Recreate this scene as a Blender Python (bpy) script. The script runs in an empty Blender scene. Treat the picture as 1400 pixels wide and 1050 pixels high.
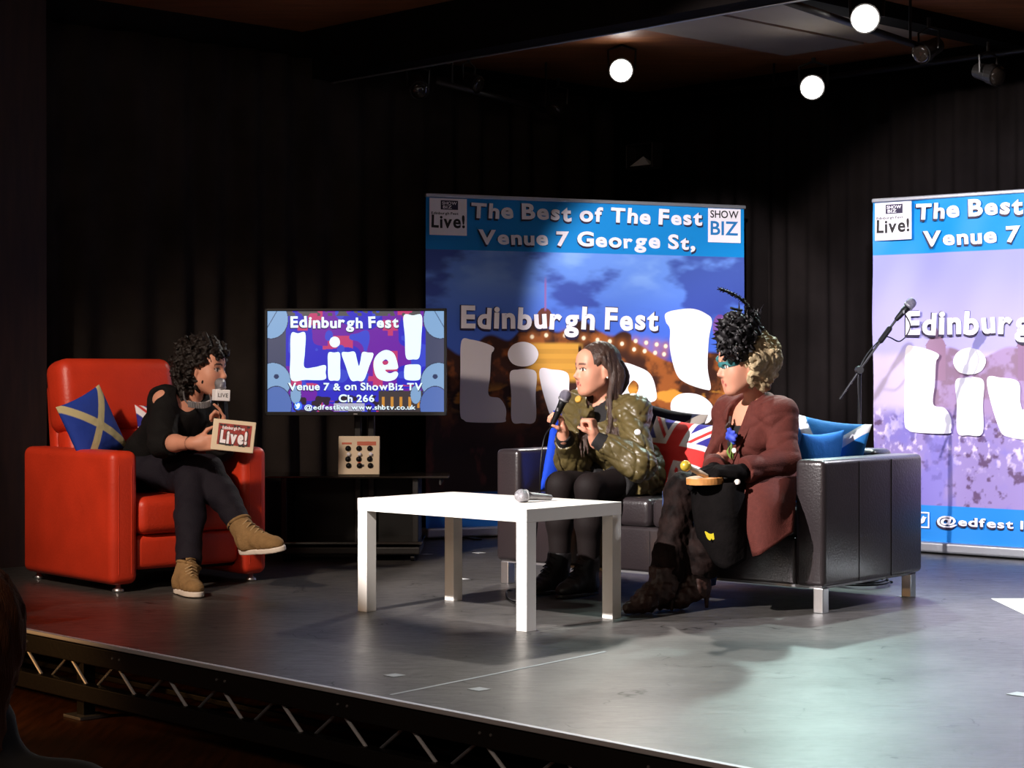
import bpy, bmesh, math, random
import numpy as np
from mathutils import Vector, Matrix, Quaternion

SC = bpy.context.scene
COL = SC.collection
F_PX, CAM_Z, HOR = 2600.0, 0.953, 508.0
V = lambda *a: np.array(a, dtype=float)
def nrm(v):
    v = np.asarray(v, float); return v / (np.linalg.norm(v) + 1e-12)
def at(px, py, D):
    return V((px - 700.0) / F_PX * D, D, CAM_Z - (py - HOR) * D / F_PX)
def s2l(r, g, b):
    f = lambda c: (c / 255.0 / 12.92) if c / 255.0 <= 0.04045 else ((c / 255.0 + 0.055) / 1.055) ** 2.4
    return (f(r), f(g), f(b))

# ------------------------------------------------------------------ camera, world, lights
cam_d = bpy.data.cameras.new('camera'); cam = bpy.data.objects.new('camera', cam_d); COL.objects.link(cam)
cam_d.sensor_width = 36.0; cam_d.lens = 36.0 * F_PX / 1400.0
cam.location = (0, 0, CAM_Z)
cam.rotation_euler = (math.radians(90) - math.atan((525 - HOR) / F_PX), 0, 0)
cam_d.clip_end = 100
SC.camera = cam
w = bpy.data.worlds.new('world'); SC.world = w; w.use_nodes = True
w.node_tree.nodes['Background'].inputs[0].default_value = (0.9, 0.75, 0.7, 1)
w.node_tree.nodes['Background'].inputs[1].default_value = 0.016
SC.view_settings.view_transform = 'Standard'; SC.view_settings.look = 'None'
SC.view_settings.exposure = 0.0; SC.view_settings.gamma = 1.0; SC.view_settings.use_curve_mapping = False

def spot(name, loc, target, power, color, angle, blend=0.3, radius=0.05, parent=None):
    d = bpy.data.lights.new(name, 'SPOT'); d.energy = power; d.color = color
    d.spot_size = math.radians(angle); d.spot_blend = blend; d.shadow_soft_size = radius
    o = bpy.data.objects.new(name, d); COL.objects.link(o)
    o.location = loc
    o.rotation_euler = (Vector(target) - Vector(loc)).to_track_quat('-Z', 'Y').to_euler()
    if parent is not None:
        o.parent = parent; o.location = Vector(loc) - parent.location
    return o
# the key spot over the left of the auditorium, a dimmer one for the armchair, one for the right banner
KEY = (-2.3, 5.1, 2.72)
spot('key_spot', KEY, (1.72, 9.0, 0.46), 1800, (1.0, 0.93, 0.91), 45, 0.20, 0.035)
spot('armchair_spot', (-2.7, 4.9, 2.72), (-1.25, 8.9, 0.62), 600, (1.0, 0.82, 0.68), 36, 0.7, 0.10)
spot('banner_spot', (1.0, 4.3, 2.72), (2.75, 9.9, 1.15), 1500, (0.84, 0.84, 1.0), 26, 0.5, 0.06)

spot('left_banner_fill', (0.35, 4.6, 2.72), (1.02, 11.2, 1.22), 2300, (1.0, 0.95, 0.98), 17, 0.35, 0.05)  # extra spot added to brighten the left banner
spot('right_fill_spot', (3.3, 8.3, 2.62), (1.75, 6.4, 0.0), 680, (0.92, 0.91, 1.0), 62, 0.8, 0.06)  # unseen spot added to brighten the floor at the right
spot('floor_fill_beam', (-3.0, 6.5, 0.25), (-1.75, 7.2, -0.31), 26, (1.0, 0.50, 0.16), 60, 0.8, 0.05)  # added warm beam on the wood floor, no actual lamp stands there
hd = bpy.data.lights.new('fill_light', 'AREA'); hd.energy = 44; hd.color = (1.0, 0.80, 0.62); hd.size = 1.0  # area light added as ambient fill and front light for the truss
ho = bpy.data.objects.new('fill_light', hd); COL.objects.link(ho); ho.location = (-2.0, 0.6, 2.75); ho.rotation_euler = (Vector((-0.6, 6.5, -0.2)) - ho.location).to_track_quat('-Z', 'Y').to_euler()
# ------------------------------------------------------------------ materials
def mat(name, col, rough=0.6, metal=0.0, spec=0.5, bump=0.0, bscale=60.0, var=0.0, vscale=8.0, vcol=False, emit=0.0, sheen=0.0, stretch=None):
    m = bpy.data.materials.new(name); m.use_nodes = True
    nt = m.node_tree; N = nt.nodes; L = nt.links; b = N['Principled BSDF']
    b.inputs['Roughness'].default_value = rough; b.inputs['Metallic'].default_value = metal
    b.inputs['Specular IOR Level'].default_value = spec
    b.inputs['Base Color'].default_value = (*col, 1)
    if sheen: b.inputs['Sheen Weight'].default_value = sheen
    tc = N.new('ShaderNodeTexCoord'); src = tc.outputs['Object']
    if stretch:
        mp = N.new('ShaderNodeMapping'); mp.inputs['Scale'].default_value = stretch
        L.new(src, mp.inputs[0]); src = mp.outputs[0]
    if vcol:
        a = N.new('ShaderNodeAttribute'); a.attribute_name = 'Col'
        L.new(a.outputs['Color'], b.inputs['Base Color'])
        if emit:
            L.new(a.outputs['Color'], b.inputs['Emission Color']); b.inputs['Emission Strength'].default_value = emit
            b.inputs['Base Color'].default_value = (0.01, 0.01, 0.01, 1)
            L.remove(b.inputs['Base Color'].links[0])
    elif emit:
        b.inputs['Emission Color'].default_value = (*col, 1); b.inputs['Emission Strength'].default_value = emit
    elif var:
        n = N.new('ShaderNodeTexNoise'); n.inputs['Scale'].default_value = vscale; n.inputs['Detail'].default_value = 5
        L.new(src, n.inputs['Vector'])
        r = N.new('ShaderNodeValToRGB'); L.new(n.outputs['Fac'], r.inputs[0])
        r.color_ramp.elements[0].position = 0.32; r.color_ramp.elements[1].position = 0.68
        r.color_ramp.elements[0].color = (*[c * (1 - var) for c in col], 1)
        r.color_ramp.elements[1].color = (*[min(1, c * (1 + var)) for c in col], 1)
        L.new(r.outputs[0], b.inputs['Base Color'])
    if bump:
        n2 = N.new('ShaderNodeTexNoise'); n2.inputs['Scale'].default_value = bscale; n2.inputs['Detail'].default_value = 4
        L.new(src, n2.inputs['Vector'])
        bp = N.new('ShaderNodeBump'); bp.inputs['Strength'].default_value = bump; bp.inputs['Distance'].default_value = 0.01
        L.new(n2.outputs['Fac'], bp.inputs['Height']); L.new(bp.outputs[0], b.inputs['Normal'])
    return m

M = {}
M['vcol_cloth'] = mat('printed_cloth', (1, 1, 1), 0.75, spec=0.2, vcol=True, bump=0.15, bscale=250)
M['vcol_print'] = mat('printed_vinyl', (1, 1, 1), 0.5, spec=0.3, vcol=True)
M['vcol_screen'] = mat('screen_picture', (1, 1, 1), 0.3, vcol=True, emit=0.72)
M['skin'] = mat('skin', (1, 1, 1), 0.5, spec=0.35, vcol=True, bump=0.06, bscale=180)
M['white_print'] = mat('white_print', s2l(246, 240, 246), 0.5)
M['dark_print'] = mat('dark_print', s2l(24, 20, 22), 0.5)
M['blue_print'] = mat('blue_print', s2l(30, 120, 190), 0.5)
M['outline_print'] = mat('outline_print', s2l(40, 30, 60), 0.5)
M['screen_white'] = mat('screen_white', s2l(214, 242, 255), 0.3, emit=0.82)
M['screen_dark'] = mat('screen_dark', s2l(22, 18, 60), 0.3, emit=0.7)
M['red_leather'] = mat('red_leather', s2l(205, 56, 30), 0.42, spec=0.45, bump=0.12, bscale=90, var=0.10, vscale=5)
M['black_leather'] = mat('black_leather', s2l(46, 39, 41), 0.31, spec=0.6, bump=0.14, bscale=110, var=0.12, vscale=4)
_b = M['black_leather'].node_tree.nodes['Principled BSDF']; _b.inputs['Coat Weight'].default_value = 0.5; _b.inputs['Coat Roughness'].default_value = 0.22
M['seam'] = mat('seam_thread', s2l(60, 10, 6), 0.7)
M['dark_seam'] = mat('dark_seam', s2l(34, 28, 30), 0.7)
M['chrome'] = mat('chrome', (0.72, 0.72, 0.74), 0.36, metal=1.0)
M['alu'] = mat('aluminium', (0.62, 0.64, 0.70), 0.38, metal=0.85, bump=0.05)
M['black_metal'] = mat('black_metal', s2l(30, 27, 26), 0.45, metal=0.2, bump=0.08)
M['black_plastic'] = mat('black_plastic', s2l(10, 9, 9), 0.5, spec=0.3)
M['dark_glass'] = mat('dark_glass', s2l(34, 28, 24), 0.12, spec=0.6)
M['white_laminate'] = mat('white_laminate', s2l(244, 240, 232), 0.38, spec=0.4, var=0.02, vscale=3)
M['pillar_wood'] = mat('pillar_wood', s2l(44, 24, 13), 0.6, var=0.35, vscale=3, stretch=(14, 1.2, 1.2), bump=0.1)
M['lace'] = mat('tan_lace', s2l(176, 148, 108), 0.8)
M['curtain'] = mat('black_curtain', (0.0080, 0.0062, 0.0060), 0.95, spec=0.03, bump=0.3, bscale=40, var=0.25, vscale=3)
M['wood_dark'] = mat('dark_wood', s2l(92, 52, 28), 0.45, var=0.35, vscale=3, stretch=(14, 1.2, 1.2), bump=0.1)
M['ceiling_wood'] = mat('ceiling_wood', s2l(150, 92, 56), 0.5, var=0.25, vscale=2.5, stretch=(1.2, 9, 1.2), bump=0.1)
M['ceiling_panel'] = mat('ceiling_panel', s2l(156, 142, 130), 0.8, var=0.06, vscale=4)
M['paint_dark'] = mat('dark_paint', (0.007, 0.006, 0.0055), 0.9, spec=0.1, var=0.2)
M['lifted_curtain'] = mat('lifted_curtain', (0.030, 0.024, 0.021), 0.95, spec=0.03, bump=0.3, bscale=40, var=0.25, vscale=3)  # same black curtain cloth, colour lifted to stand in for missing light
M['edge_alu'] = mat('edge_aluminium', (0.80, 0.80, 0.86), 0.5, metal=0.3)
M['lamp'] = mat('lamp_glow', (1.0, 0.97, 0.92), 0.3, emit=22)
M['grey_metal'] = mat('grey_metal', s2l(150, 148, 150), 0.4, metal=0.6)
M['cream'] = mat('cream_plate', s2l(226, 206, 176), 0.5)
M['orange_print'] = mat('orange_print', s2l(200, 92, 56), 0.5)
M['paper'] = mat('white_paper', s2l(248, 246, 250), 0.7)
M['tape'] = mat('pale_tape', s2l(196, 200, 200), 0.6)
M['hair_dark'] = mat('dark_hair', s2l(26, 19, 16), 0.55, spec=0.3, bump=0.5, bscale=120)
M['hair_brown'] = mat('brown_hair', s2l(60, 41, 32), 0.42, spec=0.45, bump=0.5, bscale=45, stretch=(9, 9, 1), var=0.3, vscale=14)
M['hair_blond'] = mat('blond_hair', s2l(168, 148, 116), 0.55, spec=0.3, bump=0.6, bscale=70, var=0.35, vscale=26)
M['black_knit'] = mat('black_knit', s2l(17, 15, 15), 0.85, spec=0.2, bump=0.3, bscale=200)
M['navy_cloth'] = mat('navy_cloth', s2l(27, 23, 32), 0.8, spec=0.2, bump=0.25, bscale=160)
M['khaki_suede'] = mat('khaki_suede', s2l(142, 112, 74), 0.85, spec=0.2, bump=0.3, bscale=120, var=0.15, vscale=25)
M['white_rubber'] = mat('white_rubber', s2l(236, 226, 214), 0.55)
M['olive_satin'] = mat('olive_satin', s2l(90, 78, 46), 0.38, spec=0.5, bump=0.5, bscale=16, var=0.10, vscale=9)
M['rib_black'] = mat('rib_black', s2l(22, 19, 20), 0.85, bump=0.3, bscale=200)
M['tights'] = mat('dark_tights', s2l(24, 16, 15), 0.75, spec=0.25, bump=0.1, bscale=200)
M['maroon_wool'] = mat('maroon_wool', s2l(88, 42, 36), 0.8, spec=0.2, bump=0.3, bscale=220, var=0.10, vscale=60)
M['velvet'] = mat('brown_black_velvet', s2l(27, 17, 15), 0.75, spec=0.1, bump=0.5, bscale=40, var=0.75, vscale=16)
M['velvet_black'] = mat('black_velvet', s2l(13, 10, 10), 0.85, spec=0.08, bump=0.3, bscale=60, var=0.3, vscale=20)
M['brown_boot'] = mat('brown_boot_leather', s2l(58, 36, 30), 0.5, bump=0.3, bscale=60, var=0.3, vscale=15)
M['black_boot'] = mat('black_boot_leather', s2l(20, 17, 18), 0.45, bump=0.1)
M['denim'] = mat('blue_denim', s2l(52, 72, 118), 0.85, bump=0.3, bscale=200, var=0.35, vscale=18)
M['yellow'] = mat('yellow_patch', s2l(226, 206, 40), 0.6)
M['gold'] = mat('gold_ball', s2l(208, 176, 60), 0.35, metal=0.3)
M['bamboo'] = mat('bamboo', s2l(206, 140, 76), 0.5, var=0.2, vscale=20)
M['feather'] = mat('black_feather', s2l(20, 17, 20), 0.55, spec=0.4)
M['teal'] = mat('teal_mask', s2l(52, 108, 110), 0.4, var=0.3, vscale=40)
M['petal'] = mat('blue_petal', s2l(56, 74, 190), 0.6, var=0.2, vscale=40)
M['leaf'] = mat('green_leaf', s2l(112, 140, 60), 0.6)
M['pearl'] = mat('pearl', s2l(230, 216, 206), 0.25)
M['mesh_grille'] = mat('mic_grille', s2l(168, 166, 172), 0.35, metal=0.7, bump=0.6, bscale=300)
M['dark_grille'] = mat('dark_mic_grille', s2l(120, 116, 130), 0.4, metal=0.6, bump=0.6, bscale=300)
M['cable'] = mat('black_cable', s2l(16, 15, 16), 0.5)
M['audience_hair'] = mat('audience_hair', s2l(92, 58, 40), 0.9, spec=0.05, bump=0.4, bscale=60, stretch=(6, 6, 1))
M['audience_coat'] = mat('audience_coat', s2l(22, 20, 20), 0.9)
M['orange_wrap'] = mat('orange_wrap', s2l(176, 104, 66), 0.7)

def floor_material():
    m = bpy.data.materials.new('stage_vinyl'); m.use_nodes = True
    nt = m.node_tree; N = nt.nodes; L = nt.links; b = N['Principled BSDF']
    tc = N.new('ShaderNodeTexCoord')
    n1 = N.new('ShaderNodeTexNoise'); n1.inputs['Scale'].default_value = 2.2; n1.inputs['Detail'].default_value = 8; n1.inputs['Roughness'].default_value = 0.65
    L.new(tc.outputs['Object'], n1.inputs['Vector'])
    mp = N.new('ShaderNodeMapping'); mp.inputs['Scale'].default_value = (3.2, 10, 1); mp.inputs['Rotation'].default_value = (0, 0, 0.5)
    L.new(tc.outputs['Object'], mp.inputs[0])
    n2 = N.new('ShaderNodeTexNoise'); n2.inputs['Scale'].default_value = 3.0; n2.inputs['Detail'].default_value = 10; n2.inputs['Roughness'].default_value = 0.7
    n2.inputs['Distortion'].default_value = 1.2
    L.new(mp.outputs[0], n2.inputs['Vector'])
    r = N.new('ShaderNodeValToRGB'); L.new(n2.outputs['Fac'], r.inputs[0])
    r.color_ramp.elements[0].position = 0.30; r.color_ramp.elements[0].color = (0.031, 0.028, 0.0255, 1)
    r.color_ramp.elements[1].position = 0.52; r.color_ramp.elements[1].color = (0.090, 0.083, 0.077, 1)
    e = r.color_ramp.elements.new(0.75); e.color = (0.118, 0.11, 0.103, 1)
    r2 = N.new('ShaderNodeValToRGB'); L.new(n1.outputs['Fac'], r2.inputs[0])
    r2.color_ramp.elements[0].position = 0.3; r2.color_ramp.elements[0].color = (0.62, 0.62, 0.62, 1)
    r2.color_ramp.elements[1].position = 0.7; r2.color_ramp.elements[1].color = (1, 1, 1, 1)
    mx = N.new('ShaderNodeMixRGB'); mx.blend_type = 'MULTIPLY'; mx.inputs[0].default_value = 1
    L.new(r.outputs[0], mx.inputs[1]); L.new(r2.outputs[0], mx.inputs[2]); 
    # thin curved scuffs
    vo = N.new('ShaderNodeTexVoronoi'); vo.feature = 'DISTANCE_TO_EDGE'; vo.inputs['Scale'].default_value = 2.6
    nz = N.new('ShaderNodeTexNoise'); nz.inputs['Scale'].default_value = 3.5; nz.inputs['Detail'].default_value = 3
    L.new(tc.outputs['Object'], nz.inputs['Vector'])
    va = N.new('ShaderNodeVectorMath'); va.operation = 'MULTIPLY_ADD'; va.inputs[1].default_value = (0.5, 0.5, 0.5)
    L.new(nz.outputs['Color'], va.inputs[0]); L.new(tc.outputs['Object'], va.inputs[2]); L.new(va.outputs[0], vo.inputs['Vector'])
    sr = N.new('ShaderNodeMapRange'); L.new(vo.outputs['Distance'], sr.inputs[0]); sr.inputs[1].default_value = 0.004; sr.inputs[2].default_value = 0.014; sr.inputs[3].default_value = 1.0; sr.inputs[4].default_value = 0.0
    mk = N.new('ShaderNodeMapRange'); n3 = N.new('ShaderNodeTexNoise'); n3.inputs['Scale'].default_value = 5.0; L.new(tc.outputs['Object'], n3.inputs['Vector'])
    L.new(n3.outputs['Fac'], mk.inputs[0]); mk.inputs[1].default_value = 0.53; mk.inputs[2].default_value = 0.62
    sm = N.new('ShaderNodeMath'); sm.operation = 'MULTIPLY'; L.new(sr.outputs[0], sm.inputs[0]); L.new(mk.outputs[0], sm.inputs[1])
    m2 = N.new('ShaderNodeMixRGB'); m2.inputs[2].default_value = (0.016, 0.015, 0.014, 1); L.new(sm.outputs[0], m2.inputs[0]); L.new(mx.outputs[0], m2.inputs[1])
    L.new(m2.outputs[0], b.inputs['Base Color'])
    sl = N.new('ShaderNodeMapRange'); L.new(n1.outputs['Fac'], sl.inputs[0]); sl.inputs[1].default_value = 0.3; sl.inputs[2].default_value = 0.7; sl.inputs[3].default_value = 0.30; sl.inputs[4].default_value = 0.72
    sk = N.new('ShaderNodeMath'); sk.operation = 'MULTIPLY_ADD'; sk.inputs[1].default_value = -0.3; L.new(sm.outputs[0], sk.inputs[0]); L.new(sl.outputs[0], sk.inputs[2])
    L.new(sk.outputs[0], b.inputs['Specular IOR Level'])
    rr = N.new('ShaderNodeMapRange'); L.new(n2.outputs['Fac'], rr.inputs[0])
    rr.inputs[1].default_value = 0.25; rr.inputs[2].default_value = 0.75; rr.inputs[3].default_value = 0.42; rr.inputs[4].default_value = 0.29
    L.new(rr.outputs[0], b.inputs['Roughness']); b.inputs['Specular IOR Level'].default_value = 0.65
    bp = N.new('ShaderNodeBump'); bp.inputs['Strength'].default_value = 0.06; bp.inputs['Distance'].default_value = 0.004
    L.new(n2.outputs['Fac'], bp.inputs['Height']); L.new(bp.outputs[0], b.inputs['Normal'])
    return m
M['stage_floor'] = floor_material()

# ------------------------------------------------------------------ object helpers
def tag(o, label=None, cat=None, group=None, kind=None):
    if label: o['label'] = label
    if cat: o['category'] = cat
    if group: o['group'] = group
    if kind: o['kind'] = kind
    return o
def thing(name, label, cat, loc=(0, 0, 0), rz=0.0, group=None):
    o = bpy.data.objects.new(name, None); COL.objects.link(o)
    o.empty_display_size = 0.1
    o.location = loc; o.rotation_euler = (0, 0, rz)
    return tag(o, label, cat, group)
def obj(name, bm, m, parent=None, loc=None, smooth=False, label=None):
    me = bpy.data.meshes.new(name)
    bm.normal_update(); bm.to_mesh(me); bm.free()
    if smooth:
        for p in me.polygons: p.use_smooth = True
    me.materials.append(m)
    o = bpy.data.objects.new(name, me); COL.objects.link(o)
    if parent is not None: o.parent = parent
    if loc is not None: o.location = loc
    if label: o['label'] = label
    return o
def np_obj(name, verts, faces, m, parent=None, origin=None, cols=None, smooth=True, label=None):
    """verts in the same space as 'origin' (the root's location); origin is taken off."""
    verts = np.asarray(verts, float)
    if origin is not None: verts = verts - np.asarray(origin, float)
    me = bpy.data.meshes.new(name)
    me.from_pydata(verts.tolist(), [], [list(map(int, f)) for f in faces]); me.update()
    if smooth: me.polygons.foreach_set('use_smooth', [True] * len(me.polygons))
    if cols is not None:
        ca = me.color_attributes.new('Col', 'FLOAT_COLOR', 'POINT')
        c = np.ones((len(verts), 4), np.float32); c[:, :3] = cols
        ca.data.foreach_set('color', c.ravel())
    me.materials.append(m)
    o = bpy.data.objects.new(name, me); COL.objects.link(o)
    if parent is not None: o.parent = parent
    elif origin is not None: o.location = Vector(origin)
    if label: o['label'] = label
    return o
def add_box(bm, c, size, bevel=0.0, seg=3, rot=None):
    r = bmesh.ops.create_cube(bm, size=1.0); vs = r['verts']
    mtx = Matrix.Diagonal((*size, 1.0))
    bmesh.ops.transform(bm, matrix=mtx, verts=vs)
    if bevel > 0:
        es = list({e for v in vs for e in v.link_edges})
        rb = bmesh.ops.bevel(bm, geom=es, offset=bevel, segments=seg, profile=0.5, affect='EDGES')
        vs = list(set(rb['verts']) | {v for v in vs if v.is_valid})
    t = Matrix.Translation(Vector(c))
    if rot is not None: t = t @ rot.to_4x4()
    bmesh.ops.transform(bm, matrix=t, verts=[v for v in vs if v.is_valid])
    return vs
def box(c, size, bevel=0.0, seg=3, rot=None):
    bm = bmesh.new(); add_box(bm, c, size, bevel, seg, rot); return bm
def frame_from(d):
    d = nrm(d); a = V(0, 0, 1) if abs(d[2]) < 0.9 else V(1, 0, 0)
    x = nrm(np.cross(a, d)); y = np.cross(d, x); return x, y, d
def add_lathe(bm, base, axis, prof, n=20, cap=True):
    """prof: list of (distance along axis, radius)"""
    x, y, d = frame_from(axis); base = np.asarray(base, float); rings = []
    for (h, r) in prof:
        rings.append([bm.verts.new(base + d * h + (x * math.cos(2 * math.pi * i / n) + y * math.sin(2 * math.pi * i / n)) * max(r, 1e-5)) for i in range(n)])
    for a, b in zip(rings[:-1], rings[1:]):
        for i in range(n): bm.faces.new((a[i], a[(i + 1) % n], b[(i + 1) % n], b[i]))
    if cap:
        bm.faces.new(list(reversed(rings[0]))); bm.faces.new(rings[-1])
def lathe(base, axis, prof, n=20):
    bm = bmesh.new(); add_lathe(bm, base, axis, prof, n); return bm
def catmull(pts, n=8):
    pts = [np.asarray(p, float) for p in pts]; P = [2 * pts[0] - pts[1]] + pts + [2 * pts[-1] - pts[-2]]; out = []
    for i in range(1, len(P) - 2):
        for k in range(n):
            t = k / n
            out.append(0.5 * ((2 * P[i]) + (-P[i - 1] + P[i + 1]) * t + (2 * P[i - 1] - 5 * P[i] + 4 * P[i + 1] - P[i + 2]) * t * t + (-P[i - 1] + 3 * P[i] - 3 * P[i + 1] + P[i + 2]) * t ** 3))
    out.append(pts[-1]); return out
def add_tube(bm, pts, r, n=8, taper=None):
    pts = [np.asarray(p, float) for p in pts]; rings = []; ref = None
    for i, p in enumerate(pts):
        d = nrm(pts[min(i + 1, len(pts) - 1)] - pts[max(i - 1, 0)])
        if ref is None: x, y, _ = frame_from(d)
        else:
            x = nrm(ref - d * np.dot(ref, d)); y = np.cross(d, x)
        ref = x
        rr = r if taper is None else r * (1 + (taper - 1) * i / max(1, len(pts) - 1))
        rings.append([bm.verts.new(p + (x * math.cos(2 * math.pi * k / n) + y * math.sin(2 * math.pi * k / n)) * rr) for k in range(n)])
    for a, b in zip(rings[:-1], rings[1:]):
        for i in range(n): bm.faces.new((a[i], a[(i + 1) % n], b[(i + 1) % n], b[i]))
    bm.faces.new(list(reversed(rings[0]))); bm.faces.new(rings[-1])
def tube(pts, r, n=8, taper=None):
    bm = bmesh.new(); add_tube(bm, pts, r, n, taper); return bm
def shift(bm, o):
    bmesh.ops.translate(bm, vec=-Vector(o), verts=bm.verts); return bm

# ------------------------------------------------------------------ value noise for printed pictures
_rng = np.random.default_rng(7); _LAT = _rng.random((256, 256))
def vnoise(x, y):
    xi = np.floor(x).astype(int); yi = np.floor(y).astype(int); fx = x - xi; fy = y - yi
    fx = fx * fx * (3 - 2 * fx); fy = fy * fy * (3 - 2 * fy)
    g = lambda a, b: _LAT[a % 256, b % 256]
    return (g(xi, yi) * (1 - fx) + g(xi + 1, yi) * fx) * (1 - fy) + (g(xi, yi + 1) * (1 - fx) + g(xi + 1, yi + 1) * fx) * fy
def fbm(x, y, o=5):
    s = 0; a = 0.5
    for i in range(o): s = s + a * vnoise(x * 2 ** i + 17 * i, y * 2 ** i + 31 * i); a *= 0.5
    return s
def sstep(a, b, x):
    t = np.clip((x - a) / (b - a), 0, 1); return t * t * (3 - 2 * t)
def mixc(c, col, m):
    return c * (1 - m[..., None]) + np.asarray(col) * m[..., None]
def flat(shape, col):
    return np.ones(shape + (3,)) * np.asarray(col)

# ------------------------------------------------------------------ lettering
_gc = {}
def glyph(ch, off):
    k = (ch, off)
    if k in _gc: return _gc[k]
    cu = bpy.data.curves.new('g', 'FONT'); cu.body = ch; cu.size = 1.0; cu.offset = off; cu.resolution_u = 4; cu.fill_mode = 'FRONT'
    ob = bpy.data.objects.new('g', cu); COL.objects.link(ob)
    dg = bpy.context.evaluated_depsgraph_get(); dg.update()
    me = bpy.data.meshes.new_from_object(ob.evaluated_get(dg))
    vs = np.array([v.co[:2] for v in me.vertices]) if len(me.vertices) else np.zeros((0, 2))
    fs = [tuple(p.vertices) for p in me.polygons]
    bpy.data.objects.remove(ob); bpy.data.curves.remove(cu); bpy.data.meshes.remove(me)
    _gc[k] = (vs, fs); return _gc[k]
def words(s, off=0.03, jit=3.0, seed=1, gap=0.07):
    rnd = random.Random(seed); X = 0; VV = []; FF = []; n = 0
    for ch in s:
        if ch == ' ': X += 0.30; continue
        vs, fs = glyph(ch, off)
        if not len(vs): continue
        vs = vs.copy(); a = math.radians(rnd.uniform(-jit, jit)); c0 = V(vs[:, 0].mean(), 0.3)
        if jit > 0:
            vs = vs * (1 + rnd.uniform(-0.05, 0.05)) + V(0, rnd.uniform(-0.03, 0.03))
        q = vs - c0; vs = np.stack([q[:, 0] * math.cos(a) - q[:, 1] * math.sin(a), q[:, 0] * math.sin(a) + q[:, 1] * math.cos(a)], 1) + c0
        vs[:, 0] += X - vs[:, 0].min(); X = vs[:, 0].max() + gap
        VV.append(vs); FF += [tuple(i + n for i in f) for f in fs]; n += len(vs)
    VV = np.concatenate(VV); VV[:, 0] -= VV[:, 0].min(); return VV, FF
def place_words(name, s, x0, z0, width, cap, m, parent, y, off=0.03, jit=3.0, seed=1, slope=0.0, label=None, gap=0.07):
    """a line of print: left end x0, baseline z0, total width, cap height; lies in the parent's xz plane at depth y"""
    parts = s.split(' '); ws = [words(p, off, jit, seed + i, gap) for i, p in enumerate(parts)]
    tot = sum(v[:, 0].max() for v, f in ws) + 0.34 * (len(ws) - 1); sx = width / tot; sz = cap / 0.73; X = 0; o = None
    for vs, fs in ws:
        P = np.stack([x0 + (X + vs[:, 0]) * sx, np.full(len(vs), y), z0 + vs[:, 1] * sz + slope * vs[:, 0] * sx], 1)
        o = np_obj(name, P, fs, m, parent, smooth=False, label=label); X += vs[:, 0].max() + 0.34
    return o
def smooth_poly(pts, n=6):
    P = [np.asarray(p, float) for p in pts]; N = len(P); out = []
    for i in range(N):
        p0, p1, p2, p3 = P[i - 1], P[i], P[(i + 1) % N], P[(i + 2) % N]
        for k in range(n):
            t = k / n; out.append(0.5 * (2 * p1 + (p2 - p0) * t + (2 * p0 - 5 * p1 + 4 * p2 - p3) * t * t + (3 * p1 - p0 - 3 * p2 + p3) * t ** 3))
    return out
def shapes_mesh(polys, holes, y, thick=0.0006):
    """filled outlines (lists of (x, z)) as one bmesh; triangulated with any holes"""
    bm = bmesh.new(); loops = [smooth_poly(p) for p in polys] + [smooth_poly(h) for h in holes]
    es = []
    for lp in loops:
        vs = [bm.verts.new((p[0], y, p[1])) for p in lp]
        es += [bm.edges.new((vs[i], vs[(i + 1) % len(vs)])) for i in range(len(vs))]
    bmesh.ops.triangle_fill(bm, use_beauty=True, use_dissolve=False, edges=es, normal=(0, -1, 0))
    for f in bm.faces:
        f.normal_update()
        if f.normal.y > 0: f.normal_flip()
    return bm

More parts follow.
